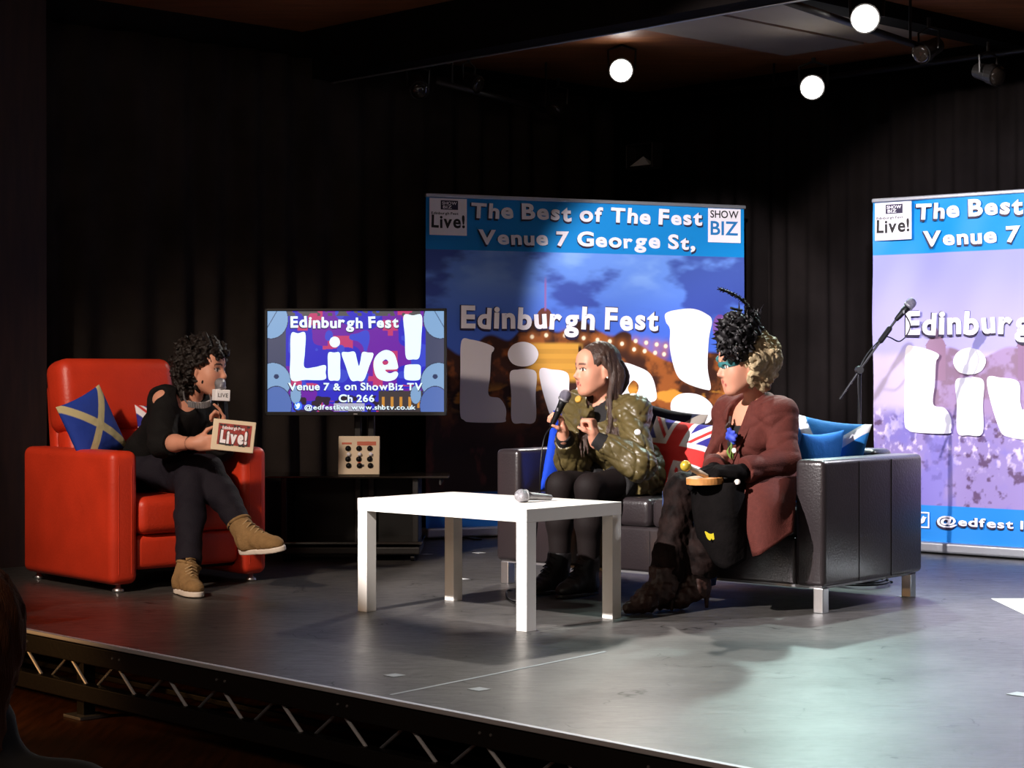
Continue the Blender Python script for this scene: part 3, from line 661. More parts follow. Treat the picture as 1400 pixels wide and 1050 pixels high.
def banner(name, origin, rz, sc, pic, label, foldy, cut_foot, title):
    t = thing(name, label, 'banner', (origin[0], origin[1], 0.0), rz, 'pull up banners behind the sofa')
    W, H = 2.07 * sc, 1.95 * sc
    nu, nv = 420, 400; uu, vv = np.meshgrid(np.linspace(0, 1, nu), np.linspace(0, 1, nv)); U = uu * 2.07; Zr = 0.055 / sc + vv * (1.945 - 0.055 / sc)
    c = pic(U, Zr)
    hb = s2l(20, 136, 210)
    c = mixc(c, hb, (Zr > 1.648).astype(float)); c = mixc(c, s2l(36, 132, 214) if foldy else s2l(30, 100, 190), (Zr < 0.262).astype(float))
    x = U * sc; z = Zr * sc; y = np.zeros_like(x)
    if foldy:
        k1 = x + 0.28 * z
        y = 0.010 * np.sin(k1 * 11 + 0.4) * sstep(1.0, 0.2, x) + 0.004 * np.sin((x - 0.5 * z) * 23) * sstep(1.2, 0.2, x) + 0.006 * np.sin(x * 6)
    else: y = 0.004 * np.sin(x * 3.2) + 0.003 * np.sin(z * 5 + x * 2)
    P = np.stack([x, y, z], -1).reshape(-1, 3)
    i = np.arange(nu * nv).reshape(nv, nu); fs = np.stack([i[:-1, :-1], i[:-1, 1:], i[1:, 1:], i[1:, :-1]], -1).reshape(-1, 4)
    np_obj('print_panel', P, fs, M['vcol_print'], t, cols=c.reshape(-1, 3))
    obj('top_rail', box((W / 2, 0, 1.955 * sc), (W + 0.01, 0.03, 0.022), 0.006), M['alu'], t)
    obj('base_cassette', box((W / 2, 0.01, 0.035), (W + 0.02, 0.11, 0.055), 0.012), M['alu'], t)
    for xx in (0.25, W - 0.25): obj('foot', box((xx, 0.01, 0.005), (0.05, 0.36, 0.010), 0.003), M['black_metal'], t)
    obj('support_pole', tube([(W / 2, 0.05, 0.05), (W / 2, 0.045, 1.94 * sc)], 0.010, 8), M['grey_metal'], t)
    yy = -0.017 if foldy else -0.008; yo = yy + 0.002; g = lambda v: v * sc
    def line(s, x0, z0, wd, cap, seed, off=0.045, slope=0.0, jit=4.0):
        place_words('lettering', s, g(x0), g(z0), g(wd), g(cap), M['white_print'], t, yy, off, jit, seed, slope)
        place_words('lettering_shadow', s, g(x0 - 0.008), g(z0 - 0.009), g(wd) + g(0.016), g(cap) * 1.08, M['outline_print'], t, yo, off + 0.012, jit, seed, slope)
    line('The Best of The Fest', 0.275, 1.838, 1.50, 0.088, 4, 0.036)
    line('Venue 7 George St,', 0.318, 1.690, 1.41, 0.084, 9, 0.036)
    line('Edinburgh Fest', 0.212, 1.205, 1.265, 0.125, 12, 0.036)
    LIVE = [[(0.214, 1.128), (0.275, 1.136), (0.356, 1.118), (0.412, 1.094), (0.412, 1.072), (0.398, 1.048), (0.391, 0.929), (0.382, 0.819), (0.45, 0.799), (0.488, 0.744), (0.488, 0.684), (0.468, 0.66), (0.275, 0.662), (0.228, 0.676), (0.205, 0.719), (0.207, 0.951)],
            [(0.501, 1.054), (0.53, 1.105), (0.598, 1.126), (0.665, 1.105), (0.695, 1.055), (0.665, 1.0), (0.598, 0.982), (0.53, 1.0)],
            [(0.515, 0.945), (0.568, 0.965), (0.639, 0.967), (0.683, 0.94), (0.677, 0.819), (0.675, 0.666), (0.592, 0.654), (0.527, 0.668), (0.523, 0.82)],
            [(0.699, 0.951), (0.783, 0.965), (0.883, 0.942), (0.892, 0.84), (0.91, 0.796), (0.946, 0.873), (0.989, 0.951), (1.06, 0.962), (1.115, 0.935), (1.07, 0.795), (1.013, 0.652), (0.831, 0.648), (0.765, 0.709)],
            [(1.124, 0.828), (1.142, 0.928), (1.229, 1.004), (1.335, 0.984), (1.423, 0.939), (1.461, 0.849), (1.451, 0.776), (1.285, 0.763), (1.31, 0.738), (1.41, 0.737), (1.456, 0.709), (1.448, 0.658), (1.273, 0.627), (1.173, 0.683)],
            [(1.528, 1.302), (1.613, 1.325), (1.713, 1.331), (1.796, 1.305), (1.842, 1.262), (1.821, 1.151), (1.813, 0.974), (1.835, 0.856), (1.796, 0.844), (1.663, 0.885), (1.597, 0.944), (1.556, 1.09), (1.556, 1.207), (1.528, 1.251)],
            [(1.564, 0.769), (1.63, 0.82), (1.746, 0.815), (1.83, 0.767), (1.852, 0.708), (1.813, 0.642), (1.68, 0.643), (1.58, 0.681)]]
    EYE = [(1.275, 0.856), (1.31, 0.9), (1.345, 0.872), (1.335, 0.827), (1.298, 0.814)]
    S_ = lambda P_: [(a * sc, b * sc) for a, b in P_]
    bm = shapes_mesh([S_(p_) for p_ in LIVE], [S_(EYE)], yy)
    obj('headline', bm, M['white_print'], t, label='huge white rounded word Live with exclamation mark')
    # small logo boxes
    lb = obj('logo_box', box((g(0.133), yy + 0.001, g(1.835)), (g(0.228), 0.0015, g(0.21))), M['white_print'], t, label='white corner logo box')
    place_words('logo_word', 'Live!', g(0.030), g(1.775), g(0.205), g(0.072), M['dark_print'], lb, yy - 0.001, 0.028, 3, 3)
    place_words('logo_line', 'Edinburgh Fest', g(0.030), g(1.848), g(0.165), g(0.014), M['dark_print'], lb, yy - 0.001, 0.02, 0, 3)
    place_words('logo_line', 'the fest broadcast', g(0.050), g(1.742), g(0.165), g(0.010), M['dark_print'], lb, yy - 0.001, 0.0, 0, 3) if False else None
    obj('logo_badge', box((g(0.14), yy - 0.0005, g(1.902)), (g(0.105), 0.0012, g(0.052)), 0), M['outline_print'], lb)
    place_words('badge_word', 'SHOW', g(0.095), g(1.904), g(0.09), g(0.018), M['white_print'], lb, yy - 0.002, 0.02, 0, 3)
    place_words('badge_word', 'BIZ', g(0.100), g(1.882), g(0.055), g(0.018), M['white_print'], lb, yy - 0.002, 0.02, 0, 3)
    sb = obj('logo_box', box((g(1.928), yy + 0.001, g(1.838)), (g(0.225), 0.0015, g(0.205))), M['white_print'], t, label='white logo box with dark and blue capitals')
    place_words('logo_word', 'SHOW', g(1.830), g(1.885), g(0.195), g(0.046), M['dark_print'], sb, yy - 0.001, 0.015, 0, 3)
    place_words('logo_word', 'BIZ', g(1.832), g(1.782), g(0.190), g(0.086), M['blue_print'], sb, yy - 0.001, 0.015, 0, 3)
    if foldy:
        fr = bmesh.new(); X, Z, h = g(0.315), g(0.182), g(0.040)
        for c_, s_ in [((X, yy, Z + h), (2 * h, 0.001, 0.008)), ((X, yy, Z - h), (2 * h, 0.001, 0.008)), ((X - h, yy, Z), (0.008, 0.001, 2 * h + 0.008)), ((X + h, yy, Z), (0.008, 0.001, 2 * h + 0.008))]: add_box(fr, c_, s_)
        ic = obj('bird_badge', fr, M['white_print'], t)
        b_ = [(-0.026, -0.016), (-0.008, -0.022), (0.012, -0.012), (0.020, 0.006), (0.028, 0.016), (0.016, 0.016), (0.008, 0.022), (-0.001, 0.014), (-0.002, 0.006), (-0.022, 0.018), (-0.018, 0.0), (-0.014, -0.010)]
        obj('bird', shapes_mesh([[(X + a * sc, Z + b * sc) for a, b in b_]], [], yy), M['white_print'], ic)
        line('@edfest live venue', 0.405, 0.162, 1.0, 0.046, 6, 0.028, 0.0, 2)
    return t
banner('pull_up_banner', (-0.489, 10.8), math.radians(22.97), 1.0, night, 'wide banner with night castle picture and blue header behind the sofa', False, None, None)
banner('pull_up_banner', (1.938, 10.2), math.radians(-40.5), 0.955, day, 'lavender daylight castle banner cut by the right edge of the picture', True, None, None)

# ------------------------------------------------------------------ television, stand, small mixer
def tv_picture(u, v):
    sh = u.shape; n = np.floor(u * 34) ; X = u * 16; Y = v * 9
    q = vnoise(np.floor(X * 2.2) * 0.33, np.floor(Y * 2.2) * 0.37 + 3); q2 = vnoise(X * 0.55 + 20, Y * 0.6 + 11)
    c = flat(sh, s2l(40, 40, 226)); c = mixc(c, s2l(124, 20, 190), (q2 > 0.45).astype(float)); c = mixc(c, s2l(224, 62, 130), ((q > 0.62) & (q2 > 0.33)).astype(float))
    c = mixc(c, s2l(60, 80, 240), (vnoise(X * 0.9 + 5, Y * 0.9) > 0.72).astype(float))
    c = mixc(c, s2l(40, 20, 50), ((v < 0.16) & (vnoise(X * 2.4, Y * 2.6) > 0.5)).astype(float))
    c = mixc(c, s2l(70, 60, 64), ((v < 0.21) & (u > 0.63) & (u < 0.88)).astype(float))
    for k in range(5): c = mixc(c, s2l(236, 160, 60), ((np.abs(u - 0.655 - 0.05 * k) < 0.008) & (v < 0.15) & (v > 0.04)).astype(float))
    c = mixc(c, s2l(90, 90, 96), ((v > 0.95) & (vnoise(X * 3, Y * 3) > 0.45)).astype(float))
    for s in (0, 1):
        uu = u if s == 0 else 1 - u
        c = mixc(c, s2l(74, 82, 118), (uu < 0.105).astype(float))
        def disc(cx, cy, rx, ry, col, line):
            nonlocal c
            d = ((uu - cx) / rx) ** 2 + ((v - cy) / ry) ** 2
            c = mixc(c, s2l(30, 40, 80), (d < 1.08).astype(float)); c = mixc(c, np.array(s2l(*col)), (d < 1).astype(float))
            if line: c = mixc(c, s2l(30, 50, 100), (np.abs((uu - cx) * 3 - (v - cy) - 0.02) < 0.006) * (d < 1))
        disc(0.02, 0.92, 0.095, 0.19, (150, 196, 246), True)
        disc(0.03, 0.30, 0.10, 0.185, (150, 192, 240), False); disc(0.16, 0.17, 0.03, 0.09, (150, 192, 240), False)
        disc(0.05, 0.06, 0.085, 0.19, (96, 130, 210), False)
        c = mixc(c, s2l(40, 60, 110), (((uu - 0.05) ** 2 * 3 + (v - 0.35) ** 2) < 0.0006).astype(float))
    c = mixc(c, s2l(214, 214, 236), ((u > 0.375) & (u < 0.55) & (v < 0.085) & (v > 0.005)) * 0.9)
    return c
TVD = 9.7; tvc = at(486.5, 495, TVD); TW, THH = 0.929, 0.547
t = thing('television', 'black flat screen television showing a blue and purple programme card', 'television', (tvc[0], TVD, tvc[2] - THH / 2), math.radians(-1.0))
bm = bmesh.new()
for c, s in [((0, 0, 0.010), (TW, 0.035, 0.020)), ((0, 0, THH - 0.007), (TW, 0.035, 0.014)), ((-TW / 2 + 0.007, 0, THH / 2), (0.014, 0.035, THH)), ((TW / 2 - 0.007, 0, THH / 2), (0.014, 0.035, THH))]: add_box(bm, c, s, 0.003)
obj('bezel', bm, M['black_plastic'], t)
obj('back_shell', box((0, 0.035, THH / 2), (TW - 0.02, 0.04, THH - 0.02), 0.012), M['black_plastic'], t)
SW, SH = TW - 0.028, THH - 0.034
nu, nv = 380, 220; uu, vv = np.meshgrid(np.linspace(0, 1, nu), np.linspace(0, 1, nv)); i = np.arange(nu * nv).reshape(nv, nu)
fs = np.stack([i[:-1, :-1], i[:-1, 1:], i[1:, 1:], i[1:, :-1]], -1).reshape(-1, 4)
np_obj('screen', np.stack([(uu - 0.5) * SW, np.full_like(uu, -0.006), 0.020 + vv * SH], -1).reshape(-1, 3), fs, M['vcol_screen'], t, cols=tv_picture(uu, vv).reshape(-1, 3), smooth=False)
sx = lambda a: -SW / 2 + (a - 52) / 922 * SW
sz = lambda b: 0.020 + SH - (b - 90) / 518 * SH
def scr(P_): return [(sx(a), sz(b)) for a, b in P_]
LV = [[(176, 207), (212, 204), (250, 204), (248, 300), (245, 378), (300, 378), (354, 368), (356, 405), (350, 442), (250, 444), (176, 442), (172, 320)],
      [(376, 248), (385, 228), (405, 221), (424, 230), (431, 250), (424, 268), (404, 277), (384, 268)],
      [(370, 306), (400, 303), (430, 306), (432, 370), (430, 440), (402, 447), (372, 440), (368, 370)],
      [(440, 306), (475, 301), (508, 300), (520, 340), (530, 372), (538, 345), (548, 302), (578, 303), (606, 311), (585, 370), (556, 444), (522, 448), (488, 444), (460, 370)],
      [(606, 365), (622, 318), (668, 290), (712, 308), (732, 362), (728, 388), (668, 392), (690, 410), (722, 400), (735, 415), (716, 442), (668, 450), (622, 428)],
      [(764, 114), (812, 112), (858, 114), (856, 220), (846, 325), (812, 338), (776, 328), (770, 220)],
      [(768, 380), (775, 368), (812, 364), (848, 368), (853, 400), (848, 440), (812, 447), (772, 440), (766, 410)]]
EY = [(652, 352), (670, 338), (684, 350), (678, 364), (660, 366)]
obj('headline', shapes_mesh([scr(p_) for p_ in LV], [scr(EY)], -0.0085), M['screen_white'], t, label='glowing white word Live with exclamation mark')
def tvline(s, a0, b0, a1, cap, seed, off, jit):
    place_words('caption_line', s, sx(a0), sz(b0), sx(a1) - sx(a0), cap / 518 * SH, M['screen_white'], t, -0.0095, off, jit, seed)
    place_words('caption_shadow', s, sx(a0 - 4), sz(b0 + 4), sx(a1 + 6) - sx(a0), cap * 1.05 / 518 * SH, M['screen_dark'], t, -0.0080, off + 0.012, jit, seed)
tvline('Edinburgh Fest', 172, 174, 738, 56, 5, 0.034, 4)
tvline('Venue 7 & on ShowBiz TV', 160, 496, 862, 38, 2, 0.028, 3)
tvline('Ch 266', 424, 556, 610, 38, 8, 0.028, 3)
tvline('@edfestlive www.shbtv.co.uk', 245, 596, 826, 24, 8, 0.02, 0)
bd = [(200, 578), (196, 566), (206, 572), (208, 566), (216, 564), (222, 570), (220, 582), (212, 592), (198, 592), (206, 586)]
bb = [(sx(212) + 0.0205 * math.cos(a), sz(579) + 0.0205 * math.sin(a)) for a in [2 * math.pi * k / 12 for k in range(12)]]
blue_e = mat('screen_blue', s2l(60, 120, 236), 0.3, emit=0.8)
rb_ = obj('round_badge', shapes_mesh([bb], [], -0.0085), blue_e, t)
obj('bird', shapes_mesh([scr(bd)], [], -0.0098), M['screen_white'], rb_)
obj('maker_badge', box((0, -0.0185, 0.009), (0.02, 0.002, 0.006)), M['grey_metal'], t)
obj('mount_plate', box((0, 0.062, THH * 0.45), (0.3, 0.02, 0.25)), M['black_metal'], t)

t = thing('screen_stand', 'black wheeled screen stand with glass shelves and central pole', 'stand', (-0.80, 9.78, 0.0))
obj('pole', box((0.0, 0.10, 0.60), (0.035, 0.05, 1.12), 0.006), M['black_metal'], t)
obj('pole', box((0.07, 0.10, 0.60), (0.035, 0.05, 1.12), 0.006), M['black_metal'], t)
obj('shelf', box((0.02, -0.08, 0.425), (0.93, 0.40, 0.010), 0.003), M['dark_glass'], t)
obj('shelf', box((-0.02, -0.08, 0.095), (0.74, 0.40, 0.014), 0.003), M['dark_glass'], t)
obj('base_board', box((-0.02, -0.05, 0.055), (0.72, 0.42, 0.04), 0.008), M['black_metal'], t)
for sx_ in (-0.345, 0.315): obj('side_panel', box((sx_, -0.06, 0.26), (0.03, 0.36, 0.335), 0.004), M['black_metal'], t)
obj('back_panel', box((-0.01, 0.13, 0.26), (0.66, 0.012, 0.33)), M['black_plastic'], t)
for a in (-0.34, 0.30):
    for b in (-0.22, 0.11): obj('castor', lathe((a - 0.012, b, 0.018), (1, 0, 0), [(0, 0.012), (0.003, 0.018), (0.021, 0.018), (0.024, 0.012)], 12), M['black_plastic'], t)
obj('post', tube([(0.44, -0.25, 0.43), (0.44, -0.25, 0.39), (0.44, 0.05, 0.39), (0.44, 0.05, 0.43)], 0.006, 6), M['black_metal'], t)

m0 = at(489.5, 650, 9.55)
t = thing('knob_panel', 'small cream mixer panel with three columns of knobs on the screen stand shelf', 'mixer', (m0[0], 9.60, 0.431), 0.0)
tl = Matrix.Rotation(math.radians(-9), 3, 'X')
pw, ph = 0.208, 0.196
obj('face_plate', box((0, 0.012, ph / 2), (pw, 0.016, ph), 0.003, 2, tl), M['cream'], t)
obj('case', box((0, 0.035, ph / 2 - 0.002), (pw - 0.012, 0.035, ph - 0.014), 0.004, 2, tl), M['black_plastic'], t)
Rt = np.array(tl)
def onp(x, z, y=-0.0085): return Rt @ V(x, y, z - ph / 2) + V(0, 0.012, ph / 2)
def plq(name, x, z, w_, h_, m, lab=None, y=-0.0085):
    return obj(name, box(onp(x, z, y), (w_, 0.0015, h_), 0, 1, tl), m, t, label=lab)
plq('title_strip', 0.038, 0.158, 0.096, 0.020, M['orange_print'], 'orange title strip')
plq('title_strip', -0.062, 0.158, 0.05, 0.010, M['orange_print'], 'small orange title strip')
rnd = random.Random(4)
for cx in (-0.055, 0.0, 0.055):
    for k, zz in enumerate((0.132, 0.102, 0.078, 0.045)):
        dark = (k in (0, 3)) or (k == 2 and rnd.random() < 0.5)
        pnt = onp(cx + (0.004 if k % 2 else 0), zz)
        obj('knob', lathe(pnt, Rt @ V(0, -1, 0), [(0, 0.015 if dark else 0.011), (0.008, 0.013 if dark else 0.010), (0.016, 0.009), (0.018, 0.002)], 12), M['black_plastic'] if dark else M['paper'], t, smooth=True, label='black knob' if dark else 'white knob')
plq('red_mark', 0.002, 0.06, 0.014, 0.03, M['orange_print'], 'red printed mark')
plq('red_mark', 0.018, 0.045, 0.018, 0.012, M['dark_print'], 'dark printed mark')

# ------------------------------------------------------------------ armchair
t = thing('armchair', 'red leather recliner armchair with high back and chrome feet', 'armchair', (-1.69, 8.71, 0), math.radians(41.3))
RL = M['red_leather']
def tiltbox(c, size, bev, tilt):
    return box(c, size, bev, 4, Matrix.Rotation(math.radians(tilt), 3, 'X'))
for s in (-1, 1):
    bm = bmesh.new(); add_box(bm, (s * 0.333, -0.01, 0.322), (0.135, 0.82, 0.576), 0.036, 5)
    a = obj('armrest', bm, RL, t, smooth=True)
    sm = bmesh.new()
    for q in (-1, 1): add_tube(sm, [(s * 0.333 + q * 0.031, -0.4195, 0.08), (s * 0.333 + q * 0.031, -0.4195, 0.55)], 0.0025, 6)
    obj('piping', sm, RL, a)
obj('seat_cushion', box((0, -0.14, 0.325), (0.525, 0.56, 0.165), 0.045, 5), RL, t, smooth=True)
obj('footrest_panel', box((0, -0.345, 0.165), (0.53, 0.10, 0.15), 0.03, 4), RL, t, smooth=True)
obj('base_frame', box((0, 0.0, 0.10), (0.54, 0.70, 0.05), 0.01), M['black_plastic'], t)
bk = obj('backrest', tiltbox((0, 0.255, 0.545), (0.535, 0.15, 0.32), 0.05, -9), RL, t, smooth=True)
obj('head_cushion', tiltbox((0, 0.285, 0.84), (0.60, 0.19, 0.34), 0.06, -9), RL, t, smooth=True)
obj('back_shell', tiltbox((0, 0.345, 0.50), (0.54, 0.09, 0.80), 0.03, -6), RL, t, smooth=True)
for a in (-0.34, 0.34):
    for b in (-0.37, 0.35): obj('leg', lathe((a, b, 0.0), (0, 0, 1), [(0, 0.022), (0.006, 0.026), (0.014, 0.024), (0.02, 0.012), (0.065, 0.012)], 14), M['chrome'], t, smooth=True)

# ------------------------------------------------------------------ coffee table
t = thing('coffee_table', 'low white coffee table with square legs at centre stage', 'table', (-0.096, 7.455, 0), math.radians(-42.7))
obj('tabletop', box((0, 0, 0.425), (0.91, 0.545, 0.05), 0.002), M['white_laminate'], t)
for a in (-1, 1):
    for b in (-1, 1): obj('leg', box((a * (0.455 - 0.027), b * (0.2725 - 0.027), 0.200), (0.052, 0.052, 0.40), 0.0015), M['white_laminate'], t)

# ------------------------------------------------------------------ sofa
SO = V(0.834, 8.306); SR = math.radians(-40.5)
def sofa_w(x, y, z=0): return V(SO[0] + x * math.cos(SR) - y * math.sin(SR), SO[1] + x * math.sin(SR) + y * math.cos(SR), z)
t = thing('sofa', 'black leather two seat sofa with chrome legs behind the white table', 'sofa', (SO[0], SO[1], 0), SR)
BL = M['black_leather']
for s in (-1, 1):
    a = obj('armrest', box((s * 0.785, 0, 0.355), (0.135, 0.80, 0.50), 0.022, 4), BL, t, smooth=True)
    sm = bmesh.new()
    for yy in (-0.13, 0.13):
        add_tube(sm, [(s * 0.853, yy, 0.11), (s * 0.853, yy, 0.592)], 0.0022, 5)
    obj('seam', sm, M['dark_seam'], a)
fb = obj('front_base', box((0, -0.02, 0.20), (1.43, 0.74, 0.19), 0.015, 3), BL, t, smooth=True)
sm = bmesh.new()
for xx in (-0.36, 0.0, 0.36): add_tube(sm, [(xx, -0.391, 0.115), (xx, -0.391, 0.28)], 0.002, 5)
obj('seam', sm, M['dark_seam'], fb)
for s in (-1, 1): obj('seat_cushion', box((s * 0.356, -0.09, 0.355), (0.705, 0.60, 0.125), 0.03, 4), BL, t, smooth=True)
obj('backrest', box((0, 0.315, 0.37), (1.43, 0.165, 0.51), 0.03, 4), BL, t, smooth=True)
obj('under_frame', box((0, 0, 0.102), (1.66, 0.76, 0.012)), M['grey_metal'], t)
for a in (-0.815, 0.815):
    for b in (-0.36, 0.345): obj('leg', box((a, b, 0.05), (0.045, 0.045, 0.10), 0.004), M['chrome'], t)

# ------------------------------------------------------------------ cushions
def saltire(u, v, blue, white, w=0.17):
    c = flat(u.shape, blue); return mixc(c, white, ((np.abs(u - v) < w) | (np.abs(u + v) < w)).astype(float))
def union(u, v):
    bl, wh, rd = s2l(52, 48, 140), s2l(240, 232, 238), s2l(214, 54, 52)
    c = flat(u.shape, bl); c = mixc(c, wh, ((np.abs(u - v) < 0.26) | (np.abs(u + v) < 0.26)).astype(float))
    d1 = (u - v); d2 = (u + v)
    c = mixc(c, rd, (((d1 < 0.0) & (d1 > -0.15) & (u < 0)) | ((d1 > 0.0) & (d1 < 0.15) & (u > 0)) | ((d2 > 0.0) & (d2 < 0.15) & (u < 0)) | ((d2 < 0.0) & (d2 > -0.15) & (u > 0))).astype(float))
    c = mixc(c, wh, ((np.abs(u) < 0.34) | (np.abs(v) < 0.34)).astype(float)); c = mixc(c, rd, ((np.abs(u) < 0.20) | (np.abs(v) < 0.20)).astype(float))
    return c
def cushion(c, ux, uy, half, thick, colf, label, group='scatter cushions', n=90):
    c = np.asarray(c, float); ux = nrm(ux); uy = nrm(np.asarray(uy, float) - ux * np.dot(uy, ux)); un = np.cross(ux, uy)
    g = np.linspace(-1, 1, n); u, v = np.meshgrid(g, g)
    sh = lambda a, b: a * (1 - 0.07 * (1 - b ** 2))
    X, Y = sh(u, v), sh(v, u)
    T = thick * ((1 - np.abs(u) ** 2.6).clip(0) * (1 - np.abs(v) ** 2.6).clip(0)) ** 0.55
    wr = 0.010 * (fbm(u * 2 + 5, v * 2 + thick * 90) - 0.5) * np.minimum(1, 4 * (1 - np.maximum(np.abs(u), np.abs(v))))
    top = c + half * (X[..., None] * ux + Y[..., None] * uy) + (T + wr)[..., None] * un
    bot = c + half * (X[..., None] * ux + Y[..., None] * uy) - (T + 0.001)[..., None] * un
    P = np.concatenate([top.reshape(-1, 3), bot.reshape(-1, 3)]); i = np.arange(n * n).reshape(n, n)
    f1 = np.stack([i[:-1, :-1], i[:-1, 1:], i[1:, 1:], i[1:, :-1]], -1).reshape(-1, 4); f2 = f1[:, ::-1] + n * n
    rim = np.concatenate([i[0, :], i[1:, -1], i[-1, -2::-1], i[-2:0:-1, 0]]); rn = np.roll(rim, -1)
    f3 = np.stack([rim, rim + n * n, rn + n * n, rn], -1)
    cc = colf(u, v).reshape(-1, 3)
    o = np_obj('cushion', P, np.concatenate([f1, f2, f3]), M['vcol_cloth'], origin=P.mean(0), cols=np.concatenate([cc, cc]))
    return tag(o, label, 'cushion', group)
# on the armchair
d1 = V(0.138, 0.167, -0.103); d2 = V(-0.007, -0.116, -0.21)
cushion(at(126, 584, 8.50), nrm(d1 - d2), -nrm(d1 + d2), 0.155, 0.05, lambda u, v: saltire(u, v, s2l(38, 64, 158), s2l(196, 184, 140), 0.18), 'blue cushion with a pale diagonal cross propped in the red armchair', 'scatter cushions')
cushion(at(228, 598, 8.86), V(0.75, 0.62, 0), V(-0.10, 0.10, 1), 0.155, 0.045, union, 'red white and blue flag cushion mostly hidden behind the seated interviewer', 'scatter cushions')
# on the sofa
lx = V(math.cos(SR), math.sin(SR), 0); ly = V(-math.sin(SR), math.cos(SR), 0); UP = V(0, 0, 1)
plain = lambda col: (lambda u, v: flat(u.shape, s2l(*col)))
cushion(sofa_w(-0.625, -0.13, 0.60), ly, UP + lx * 0.22, 0.185, 0.05, lambda u, v: saltire(u, v, s2l(28, 70, 205), s2l(214, 220, 236), 0.10) if False else flat(u.shape, s2l(28, 72, 206)), 'bright blue cushion on the sofa at the left arm beside the girl')
cushion(sofa_w(-0.33, 0.16, 0.605), lx - UP * 0.15, UP + ly * 0.25 + lx * 0.15, 0.19, 0.05, lambda u, v: saltire(u, v, s2l(36, 40, 62), s2l(156, 148, 140), 0.20), 'dark navy cushion with a grey cross between the girl and the flag cushion')
cushion(sofa_w(-0.10, -0.07, 0.578), lx - UP * 0.10, UP + ly * 0.60 + lx * 0.12, 0.185, 0.05, union, 'red white and blue flag cushion between the two seated guests')
cushion(sofa_w(0.600, -0.05, 0.545), ly + UP * 0.02, UP + lx * 0.25, 0.165, 0.05, plain((44, 128, 222)), 'bright sky blue cushion leaning on the right sofa arm')
cushion(sofa_w(0.52, 0.165, 0.575), lx - UP * 0.10, UP + ly * 0.25, 0.18, 0.05, lambda u, v: saltire(u, v, s2l(40, 116, 190), s2l(220, 222, 232), 0.20), 'blue cushion with a white cross against the sofa back at the right')

# ------------------------------------------------------------------ people
SKIN = s2l(208, 146, 120); LIP = s2l(168, 86, 78)
def rot_about(v, ax, a):
    ax = nrm(ax); return v * math.cos(a) + np.cross(ax, v) * math.sin(a) + ax * (ax @ v) * (1 - math.cos(a))
def add_hand(S, wr, d, n, tdir, curls, k=0.92, col=None, r=0.0088, thumb=0.6, grow=0.0):
    """d: wrist to knuckles, n: the way the palm faces (fingers curl to it), tdir: thumb side"""
    d = nrm(d); n = nrm(n - d * (n @ d)); tt = nrm(tdir - d * (tdir @ d) - n * (tdir @ n))
    S.rbox(wr + d * 0.048 * k, np.array([tt, n, d]), (0.038 * k + grow, 0.013 * k + grow, 0.046 * k + grow), 0.012 * k, 0.012, col)
    S.cone(wr - d * 0.02, wr + d * 0.03 * k, 0.026 * k + grow, 0.026 * k + grow, 0.02, col)
    offs = (0.029, 0.010, -0.010, -0.028); bases = (0.088, 0.093, 0.090, 0.080); lens = ((0.040, 0.025, 0.020), (0.044, 0.028, 0.021), (0.041, 0.026, 0.020), (0.032, 0.020, 0.018))
    for i in range(4):
        p = wr + d * bases[i] * k + tt * offs[i] * k; a = 0; rr = (r - 0.0008 * (i == 3)) * k / 0.92 + grow
        for j in range(3):
            a += curls[i][j]; dr = d * math.cos(a) + n * math.sin(a) + tt * 0.06 * (1.5 - i) * (1 if j == 0 else 0.3); q = p + nrm(dr) * lens[i][j] * k
            S.cone(p, q, rr * (1 - 0.08 * j), rr * (1 - 0.08 * (j + 1)), 0.004, col); p = q
    p = wr + d * 0.030 * k + tt * 0.030 * k; dr = nrm(tt * 0.75 + d * 0.65 + n * thumb); q = p + dr * 0.042 * k
    S.cone(wr + d * 0.015 * k + tt * 0.012 * k, p, 0.016 * k + grow, 0.013 * k + grow, 0.012, col); S.cone(p, q, 0.0115 * k + grow, 0.010 * k + grow, 0.008, col)
    dr2 = nrm(dr * 0.5 + d * 0.5 + n * thumb * 0.9); S.cone(q, q + dr2 * 0.032 * k, 0.010 * k + grow, 0.0075 * k + grow, 0.005, col)
CURL = lambda a, b, c: [(a, b, c)] * 4
FIST = [(1.45, 1.55, 1.0), (1.5, 1.6, 1.0), (1.5, 1.6, 1.0), (1.55, 1.6, 1.0)]
GRIP = [(0.95, 1.1, 0.7), (1.0, 1.15, 0.7), (1.05, 1.15, 0.7), (1.1, 1.2, 0.7)]

